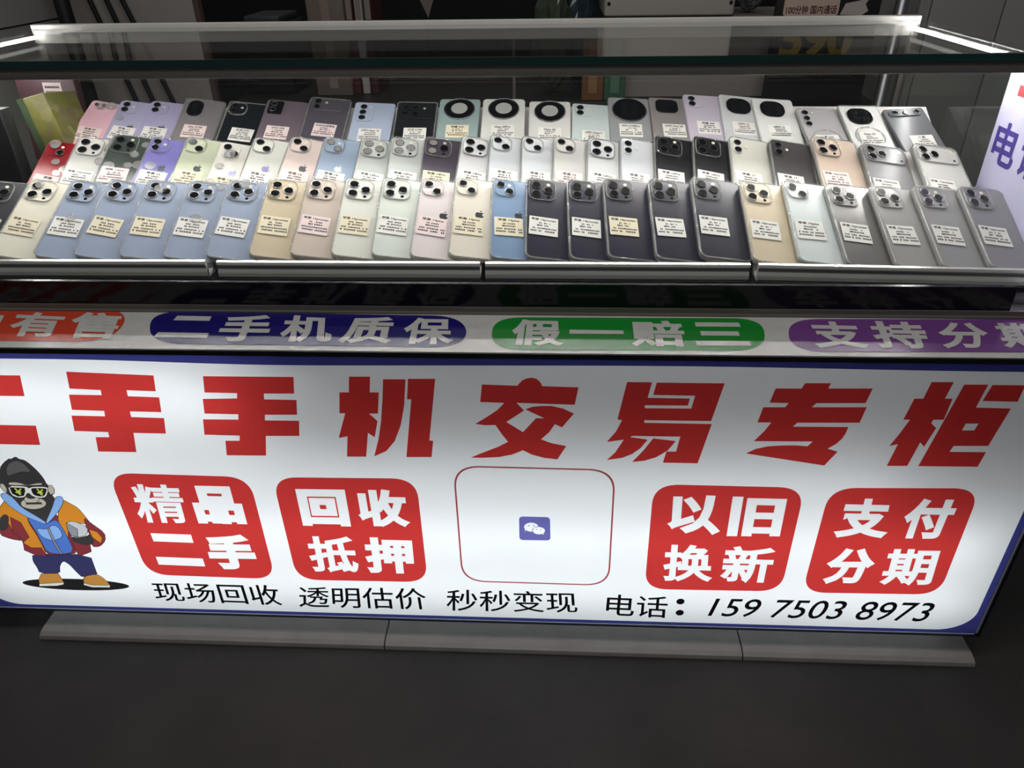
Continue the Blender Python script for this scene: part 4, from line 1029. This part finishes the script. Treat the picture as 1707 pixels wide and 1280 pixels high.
middle = [
 ('reg', 'diag', 'red', 0, 'p', '苹果', 1, 'red smartphone with silver emblem at the left end of the middle row', {'logoc': (220, 214, 208)}),
 ('max', 'pro', 'offwhite', 1, 'w', '苹果 11promax', 0, 'milky white three-lens smartphone right of the red one, middle row', {}),
 ('pro', 'pro', 'midgreen', 1, 'p', '苹果 11pro', 0, 'dark green three-lens smartphone strewn with clear dots, middle row', {}),
 ('reg', 'vert', 'purple12', 1, 'w', '苹果 12', 1, 'bright purple smartphone with dark emblem, middle row left', {}),
 ('reg', 'diag', 'green12', 1, 'c', '苹果 12', 1, 'pale green two-lens smartphone right of the purple one, middle row', {}),
 ('reg', 'diag', 'cream12', 0, 'c', '苹果 13', 1, 'cream smartphone with purple emblem beside the pale green one, middle row', {'logoc': (120, 116, 170)}),
 ('reg', 'diag', 'cream13', 1, 'w', '苹果 13', 1, 'cream white smartphone with lilac emblem beside the pale pink one, middle row', {'logoc': (150, 142, 190)}),
 ('reg', 'diag', 'pink13', 1, 'p', '苹果 13', 1, 'pale pink two-lens smartphone with grey emblem, middle row', {}),
 ('reg', 'diag', 'blue14b', 1, 'w', '苹果 14', 1, 'pale blue two-lens smartphone with white emblem, middle row', {'logoc': (228, 232, 226), 'pale': 9}),
 ('pro', 'pro', 'silver13', 1, 'w', '苹果 13Pro', 0, 'silver smartphone with pale covered lenses beside the pale blue one, middle row', {'pale': 9}),
 ('pro', 'pro', 'silver13', 1, 'w', '苹果 13Pro', 0, 'silver smartphone with pale covered lenses beside the deep purple one, middle row', {'pale': 9}),
 ('pro', 'pro', 'deep', 1, 'c', '苹果 14Pro', 0, 'deep purple three-lens smartphone in thick clear case, middle row', {'pale': 2}),
 ('pro', 'pro', 'white', 1, 'w', '苹果 14Pro', 0, 'white three-lens smartphone right of the deep purple one, middle row', {}),
 ('reg', 'diag', 'ltwhite', 1, 'w', '苹果 15', 0, 'bluish white two-lens smartphone, leftmost of three alike, middle row', {}),
 ('reg', 'diag', 'ltwhite', 1, 'w', '苹果 15', 0, 'bluish white two-lens smartphone, middle of three alike, middle row', {}),
 ('reg', 'diag', 'offwhite', 1, 'p', '苹果 15', 0, 'off-white two-lens smartphone, rightmost of three alike, middle row', {}),
 ('pro', 'pro', 'white', 1, 'w', '苹果 16Pro', 0, 'white three-lens smartphone near the row centre, left of the pill-camera one, middle row', {}),
 ('reg', 'pill2', 'ltwhite', 1, 'w', '苹果 16', 0, 'white smartphone with two stacked lenses, left of the black pair, middle row', {}),
 ('pro', 'pro', 'black', 1, 'w', '苹果 16Pro', 0, 'left one of the two black three-lens smartphones, middle row', {}),
 ('pro', 'pro', 'black', 1, 'w', '苹果 16Pro', 0, 'right one of the two black three-lens smartphones, middle row', {}),
 ('reg', 'pill2', 'cream17', 1, 'w', '苹果 17', 0, 'cream white smartphone with two stacked lenses between black ones, middle row', {}),
 ('reg', 'pill2', 'dark17', 1, 'w', '苹果 17', 0, 'charcoal smartphone with two stacked lenses, middle row right', {}),
 ('max', 'pro', 'desert', 1, 'p', '苹果 16promax', 0, 'pinkish beige three-lens smartphone, middle row right', {}),
 ('max', 'bar17', 'grey17', 1, 'w', '苹果 17promax', 0, 'grey smartphone with full-width camera bar, second from right in the middle row', {}),
 ('max', 'bar17', 'white17', 1, 'w', '苹果 17promax', 0, 'white smartphone with full-width camera bar at the right end of the middle row', {}),
]
for i, (s, k, c, cs, pa, tx, lo, la, kw) in enumerate(middle):
    make_phone('middle', i, s, k, c, cs, pa, tx, lo, la, roll=10.4, **kw)
back = [
 ('big', 'plus8', 'pink8', 0, 'p', '苹果 8P', 0, 'pink smartphone at the left end of the back row', 9, {}),
 ('reg', 'vert', 'lav', 0, 'w', '苹果 11', 1, 'lavender smartphone right of the pink one, back row', 9, {}),
 ('reg', 'vert', 'lav2', 0, 'w', '苹果 11', 1, 'lavender smartphone left of the grey one with a dark oval camera, back row', 9, {}),
 ('fit', 'longpill', 'greyclear', 1, 'p', 'vivo X100', 0, 'grey smartphone with dark oval camera in a shiny clear case, back row', 7, {'lx': .0}),
 ('fit', 'vert', 'night', 1, 'w', '红米 K70', 0, 'black smartphone with two stacked lenses left of the mauve one, back row', 7, {'lx': .004}),
 ('big', 'rect', 'mauve', 0, 'p', 'VIVO S18', 0, 'mauve smartphone with a square black camera, back row', 6, {'lx': -.004}),
 ('big', 'wide', 'gmauve', 1, 'p', '红米K80至尊版', 0, 'dark mauve smartphone with a wide trapezoid camera panel, back row', 5, {'lx': .002}),
 ('fit', 'strip3', 'icy', 0, 'w', 'OPPO Reno 12', 0, 'light blue smartphone with three stacked lenses, back row', 3, {'lx': .0}),
 ('fit', 'quad', 'jet', 1, 'w', '红米 K70E', 0, 'black smartphone with four lenses, between light blue and teal ones, back row', 2, {'lx': .002}),
 ('fit', 'ring', 'teal', 0, 'c', '荣耀 X60', 0, 'teal grey smartphone with a black ring camera, back row', 1, {'lx': .0}),
 ('big', 'ring', 'wht', 0, 'w', 'Mate 60Pro', 0, 'white smartphone with a black ring camera, right of the teal one, back row', 1, {'lx': .0}),
 ('fit', 'ring', 'wht', 0, 'w', 'Mate 60', 0, 'white smartphone with a black ring camera, left of the mint one, back row', 1, {'lx': .0}),
 ('sq', 'vert', 'mint', 0, 'w', 'OPPO Reno11', 0, 'pale mint smartphone with two stacked lenses, back row', 4, {'lx': .004}),
 ('fit', 'disc', 'steel', 0, 'w', 'VIVO X100Pro', 0, 'silver grey smartphone with a huge round black camera, back row', 4, {'lx': .0}),
 ('sq', 'square', 'steel2', 0, 'w', 'OPPO Find X8', 0, 'taupe smartphone with a rounded square black camera, back row', 5, {'lx': .004}),
 ('fit', 'vert', 'lilac', 0, 'w', '荣耀 400', 0, 'lilac smartphone with two stacked lenses, back row right', 6, {'lx': .0}),
 ('fit', 'squircle', 'pearl', 0, 'w', 'OPPO 12', 0, 'pearl white smartphone with dark rounded camera, right of the lilac one, back row', 7, {'lx': .0}),
 ('fit', 'squircle', 'snow', 0, 'w', 'OPPO 12', 0, 'snow white smartphone with dark rounded camera, left of the silver three-lens one, back row', 6, {'lx': .0}),
 ('fit', 'three', 'plat', 1, 'w', '三星 S24', 0, 'silver smartphone with three separate stacked lenses and a clear ring, back row right', 5, {'lx': .0, 'mag': True}),
 ('fit', 'squircle', 'snow', 1, 'w', 'Mate X5', 0, 'white smartphone with brown-black octagonal camera in clear case, second from right, back row', 5, {'lx': .0, 'mag': True}),
 ('fit', 'hbar', 'slate', 0, 'w', '三星', 0, 'slate grey smartphone with a horizontal camera bar at the right end of the back row', 3, {'lx': .004}),
]
for i, (s, k, c, cs, pa, tx, lo, la, roll, kw) in enumerate(back):
    make_phone('back', i, s, k, c, cs, pa, tx, lo, la, roll=roll, **kw)

# ------------------------------------------------------------------ boxes at the left end of the case
M_maroon = mat('maroon card', rgb(86, 58, 64), .45, var=.08)


def patterned():
    m = mat('green gold printed card', rgb(140, 136, 70), .4)
    nt = m.node_tree; b = nt.nodes['Principled BSDF']
    tc = nt.nodes.new('ShaderNodeTexCoord'); vo = nt.nodes.new('ShaderNodeTexVoronoi'); vo.inputs['Scale'].default_value = 60
    cr = nt.nodes.new('ShaderNodeValToRGB')
    e = cr.color_ramp.elements
    e[0].color = rgb(98, 108, 54); e[1].color = rgb(176, 170, 104); e.new(.5).color = rgb(132, 128, 62); e.new(.75).color = rgb(120, 112, 84)
    nt.links.new(tc.outputs['Object'], vo.inputs['Vector']); nt.links.new(vo.outputs['Color'], cr.inputs[0]); nt.links.new(cr.outputs[0], b.inputs['Base Color'])
    return m


def frame_at(o, a, b, up):
    """places o so that its local x runs from a to b and its local z runs along up"""
    X = (Vector(b) - Vector(a)).normalized(); Zv = Vector(up).normalized(); Yv = Zv.cross(X).normalized(); Zv = X.cross(Yv)
    m = Matrix((X, Yv, Zv)).transposed().to_4x4(); m.translation = Vector(a)
    o.matrix_world = m


t = thing('maroon_box', 'flat maroon box with a pale price label behind the patterned box at the left end', 'box')
b = MB(); b.bbox(0, .122, 0, .02, 0, .150, .0015); b.obj('box_body', M_maroon, t)
b = MB(); b.box(.056, .094, -.0006, -.0001, .098, .143); lb = b.obj('price_label', PAPER['p'], t)
b = MB()
for k, y in enumerate((.133, .124, .116, .105)):
    x = .060
    while x < .090:
        w = random.uniform(.0012, .0028); b.add([(x, -.0008, y), (x + w, -.0008, y), (x + w, -.0008, y + .004), (x, -.0008, y + .004)], [(0, 1, 2, 3)]); x += w + .0008
b.obj('print', M_ink, lb)
frame_at(t, (-1.026, 1.455, .562), (-.90, 1.445, .562), (0, .10, 1))
t = thing('black_box', 'black card box standing at the left end of the case, cut by the frame', 'box', (-1.018, 1.255, .5055))
b = MB(); b.bbox(0, .098, 0, .03, 0, .19, .002); b.obj('box_body', mat('black box card', rgb(38, 38, 40), .4, var=.1), t)
b = MB(); b.ring((0, 0), .0035, .0045, 0, .0004, 20); o = b.obj('round_mark', mat('silver print', rgb(160, 160, 160), .4), t)
o.location = (.066, -.0002, .145); o.rotation_euler = (math.radians(90), 0, 0)
t = thing('patterned_box', 'green and gold patterned phone box tilted behind the red phone at the left end', 'box')
b = MB(); b.bbox(.0, .052, 0, .09, -.025, .082, .002); b.obj('box_body', patterned(), t)
b = MB(); b.box(-.0012, .011, -.0012, .091, -.025, .083); b.obj('green_spine', mat('dark green spine', rgb(74, 92, 66), .4, var=.2), t)
m_ = Matrix.Rotation(math.radians(-14), 4, 'Y') @ Matrix.Rotation(math.radians(-8), 4, 'X')
m_.translation = Vector((-.911, 1.312, .620))
t.matrix_world = m_

# ------------------------------------------------------------------ things behind the counter
M_cab = mat('white cabinet door', rgb(164, 162, 158), .5, var=.04, scale=4)
t = thing('storage_cabinet', 'tall white cabinet with two doors behind the right end of the showcase', 'cabinet', (.95, 2.2, 0))
b = MB(); b.box(0, 1.1, .02, .5, 0, 1.9); b.obj('carcass', M_cab, t)
for x0, x1 in ((.0, .028), (.031, .212), (.216, .56)):
    b = MB(); b.bbox(0, x1 - x0, 0, .018, 0, 1.88, .0015); o = b.obj('door', M_cab, t); o.location = (x0, 0, .01)
t = thing('storage_cabinet', 'white cabinet seen side-on behind the left end of the showcase', 'cabinet', (-1.36, 1.75, 0))
b = MB(); b.box(-.5, 0, 0, .55, 0, .745); b.obj('carcass', M_cab, t)
b = MB(); b.box(-.5, .004, -.004, .555, .749, 1.4); b.obj('upper_carcass', M_cab, t)
t = thing('leaning_board', 'grey board leaning behind the left part of the showcase', 'board', (-.985, 2.24, 0))
b = MB(); b.bbox(-.345, 0, 0, .02, 0, 1.3, .002); b.obj('panel', M_grey_panel, t)
b = MB(); b.box(.001, .016, .0, .022, 0, 1.3); b.obj('edge_strip', mat('brown edge strip', rgb(96, 78, 72), .6), t)
for k, (xa, xb, w) in enumerate(((-1.245, -1.155, 'leftmost'), (-1.20, -1.105, 'middle'), (-1.165, -1.045, 'rightmost'))):
    b = MB(); b.tube([(xa - .04, 2.215, 1.1), (xa * .8 + xb * .2 - .04, 2.21, .85), (xa * .45 + xb * .55 - .04, 2.212, .70), (xb - .04, 2.215, .5), (xb - .01, 2.2, .006)], .007, 8)
    tag(b.obj('black_cable', M_black), w + ' of three black cables hanging in front of the grey board', 'cable', 'cables on the grey board')
b = MB(); b.tube([(-1.265, 2.1, .008), (-1.267, 2.1, .7), (-1.27, 2.1, 1.3)], .02, 12)
tag(b.obj('dark_post', M_black), 'dark upright post between the white cabinet and the grey board', 'post')
# back bench with odds and ends
t = thing('back_bench', 'dark bench behind the showcase carrying boxes and the white appliance', 'bench', (0, 2.35, 0))
b = MB(); b.bbox(-.92, .88, -.16, .3, .50, .525, .002); b.obj('top', M_dark_wood, t)
for x in (-.88, .82):
    b = MB(); b.bbox(x, x + .04, -.1, .25, 0, .4995, .002); b.obj('leg', M_dark_wood, t)
b = MB(); b.box(-.84, .82, .2, .215, 0, .4995); b.obj('back_panel', M_dark_wood, t)
t = thing('white_appliance', 'white box-shaped appliance with corner screws on the raised shelf, right of centre', 'appliance', (.31, 2.32, .735))
b = MB(); b.bbox(-.172, .172, -.1, .15, 0, .22, .006); b.obj('housing', mat('off white enamel', rgb(206, 198, 188), .45, var=.04), t)
for x in (-.16, .16):
    b = MB(); b.bbox(x - .004, x + .004, -.103, -.1, .028, .036, .001); b.obj('screw', M_black, t)
t = thing('raised_shelf', 'pale raised shelf panel under the white appliance', 'shelf', (.47, 2.25, .5255))
b = MB(); b.bbox(-.318, .318, -.02, .22, .19, .209, .002); b.obj('shelf_board', mat('grey shelf board', rgb(120, 114, 108), .5), t)
b = MB(); b.bbox(-.318, .318, .0, .012, 0, .1895, .002); b.obj('front_panel', M_grey_panel, t)
for x in (-.318, .306):
    b = MB(); b.box(x, x + .012, .0125, .2, 0, .1895); b.obj('side', M_grey_panel, t)
# poster board
t = thing('price_poster', 'dark poster with a large yellow number and pale banner behind the showcase', 'poster', (.70, 2.17, .5255))
b = MB(); b.bbox(-.125, .14, 0, .012, 0, .36, .002); b.obj('poster_board', mat('dark poster print', rgb(34, 30, 34), .5, var=.2, scale=12), t)
bl = film('pale_banner', [([rquad([(-.105, .252), (.035, .252), (.035, .212), (-.105, .212)], .008)], 0)], [mat('pale pink print', rgb(222, 196, 184), .6)], lambda p: (p[0], -.0008, p[1]), t)
film('lettering', [(warp(glyph_loops('100分钟 国内通话', .014, 3), [(-.098, .236), (.030, .236), (.030, .216), (-.098, .216)]), 0)], [mat('brown print', rgb(92, 48, 36), .6)], lambda p: (p[0], -.0014, p[1]), bl)
bl = film('red_flash', [([[(.040, .214), (.050, .240), (.085, .246), (.112, .258), (.100, .238), (.110, .222), (.095, .212)]], 0)], [mat('white flash print', rgb(212, 196, 192), .6)], lambda p: (p[0], -.0008, p[1]), t)
film('lettering', [(warp(glyph_loops('590', .035, 4), [(-.100, .200), (.085, .200), (.085, .112), (-.100, .112)]), 0)], [mat('yellow print', rgb(206, 176, 70), .6)], lambda p: (p[0], -.0008, p[1]), t)
# small things on the bench
for x0, x1, z1, col, nm, la, y in ((-.69, -.585, .80, (122, 108, 98), 'carton', 'tan carton on the bench behind the lavender phones', 2.30),
                                (.085, .145, .19, (132, 92, 58), 'carton', 'orange brown packet under the raised shelf, left of the green one', 2.205),
                                (.147, .205, .19, (74, 112, 88), 'carton', 'green packet under the raised shelf beside the orange brown one', 2.205)):
    if z1 < .5: z1 = .5255 + z1
    t = thing(nm, la, 'box', ((x0 + x1) / 2, y, .5255))
    b = MB(); b.bbox(-(x1 - x0) / 2, (x1 - x0) / 2, 0, .02 if z1 < .75 else .1, 0, z1 - .5255, .002); b.obj('carton_body', mat(nm + la[:5], rgb(*col), .6, var=.1), t)
    b = MB(); b.box(-.012, .012, -.0006, -.0001, .02, z1 - .5255 - .01); b.obj('tape', mat('tape ' + la[:5], rgb(*[min(255, c + 30) for c in col]), .35), t)
for k, (x, col, w) in enumerate(((-.575, (92, 40, 40), 'dark red'), (-.548, (196, 190, 184), 'white'), (-.521, (74, 40, 44), 'wine red'))):
    t = thing('folder', w + ' upright folder on the bench right of the tan carton', 'folder', (x, 2.32, .5255), 'folders on the bench')
    b = MB(); b.bbox(-.011, .011, 0, .16, 0, .30, .003); b.obj('cover', mat(w + ' folder', rgb(*col), .6), t)
    b = MB(); b.box(-.008, .008, -.0006, -.0001, .20, .25); b.obj('spine_label', mat(w + ' spine label', rgb(150, 140, 132), .7), t)


def crumple(name, label, cat, loc, sx, sy, sz, col, seed):
    rnd = random.Random(seed)
    b = MB(); n = 22; L = []
    for k in range(13):
        a = math.pi * k / 12; ring = []
        for i in range(n):
            t_ = 2 * math.pi * i / n
            j = 1 + .22 * math.sin(5 * t_ + k) * math.sin(a) + rnd.uniform(-.12, .12)
            ring.append((sx * math.sin(a) * math.cos(t_) * j, sy * math.sin(a) * math.sin(t_) * j, sz * (1 - math.cos(a)) * (1 + .08 * math.sin(3 * t_ + seed))))
        L.append(ring)
    b.loft(L, smooth=False)
    o = b.obj(name, clear_mat('crumpled ' + label[:8], (.8, .82, .82), .2, 1.45, .6, rgb(*col))); o.location = loc
    tag(o, label, cat)


crumple('plastic_bag', 'crumpled greenish plastic bag on the bench left of the white appliance', 'bag', (.0, 2.33, .527), .05, .06, .14, (96, 104, 86), 3)
crumple('plastic_bag', 'crumpled bluish plastic bag touching the white appliance', 'bag', (.085, 2.40, .527), .04, .05, .15, (70, 90, 104), 5)
crumple('plastic_bag', 'clear crumpled bag between the white appliance and the poster', 'bag', (.535, 2.30, .7355), .028, .04, .04, (120, 120, 122), 8)
t = thing('black_case', 'black equipment case with grey lid on the bench right of the grey board', 'case', (-.84, 2.33, .5255))
b = MB(); b.bbox(-.075, .075, 0, .2, 0, .19, .008); b.obj('shell', M_black, t)
b = MB(); b.bbox(-.05, .055, .01, .19, .1905, .21, .004); b.obj('lid', mat('dark grey lid', rgb(66, 64, 66), .5), t)
b = MB(); b.tube([(-.04, -.012, .15), (-.03, -.03, .165), (.03, -.03, .165), (.04, -.012, .15)], .005, 8); b.obj('handle', M_black, t)
b = MB(); b.loft([[(.905 - .0 + r_ * math.cos(2 * math.pi * i / 20), 2.13 + r_ * math.sin(2 * math.pi * i / 20), z_) for i in range(20)] for r_, z_ in ((.03, 0.001), (.03, .02), (.016, .03), (.0155, 1.2), (.012, 1.206))])
for i, v in enumerate(b.v): b.v[i] = (v[0] - .03, v[1], v[2])
tag(b.obj('metal_pole', mat('satin steel pole', rgb(150, 150, 152), .35, metal=.9)), 'upright satin steel pole just left of the right white cabinet', 'pole')
t = thing('hanging_tag', 'pale triangular tag hanging against the dark background above the centre', 'tag', (-.35, 2.3, .70))
b = MB(); b.prism_x([(-.002, .09), (.002, .09), (.002, .0), (-.002, .0)], -.001, .001)
b = MB(); b.add([(-.028, -.001, .10), (.03, -.001, .10), (.004, -.001, .03), (-.028, .001, .10), (.03, .001, .10), (.004, .001, .03)], [(2, 1, 0), (3, 4, 5), (0, 1, 4, 3), (1, 2, 5, 4), (2, 0, 3, 5)])
b.obj('card', mat('grey card', rgb(128, 118, 112), .6), t)
b = MB(); b.tube([(0, 0, .10), (0, 0, 1.0), (0, 0, 1.8)], .002, 6); b.obj('string', M_black, t)

# ------------------------------------------------------------------ clear plastic dots strewn over the left phones
DOT = MB(); DOT.disc((0, 0), .0078, 0, .0007, .0003, 24); DOT.ring((0, 0), .0068, .0078, .0005, .0013, 24)
DOTM = DOT.mesh('clear_dot', M_film_dot)
bpy.context.view_layer.update()
dg = bpy.context.evaluated_depsgraph_get()
dn = 0
for x, y in DOTS:
    org = Vector((x, y, .60 + .4 * (y - 1.1))) + EZ * .06
    hit, co_, no_, idx, ob_, mw = S.ray_cast(dg, org, -EZ)
    if not hit: continue
    if no_.dot(EZ) < .8: no_ = EZ.copy()
    o = put('clear_plastic_dot', DOTM)
    zax = (no_ + Vector((random.uniform(-.06, .06), random.uniform(-.06, .06), 0))).normalized()
    xax = EX.cross(zax).normalized(); yax = zax.cross(xax)
    m4 = Matrix((xax, yax, zax)).transposed().to_4x4(); m4.translation = co_ + zax * .0006
    o.matrix_world = m4
    s_ = random.uniform(.8, 1.25); o.scale = (s_, s_, 1)
    tag(o, 'small round clear plastic dot scattered on the phones at the left', 'plastic dot', 'clear dots strewn over the left phones')
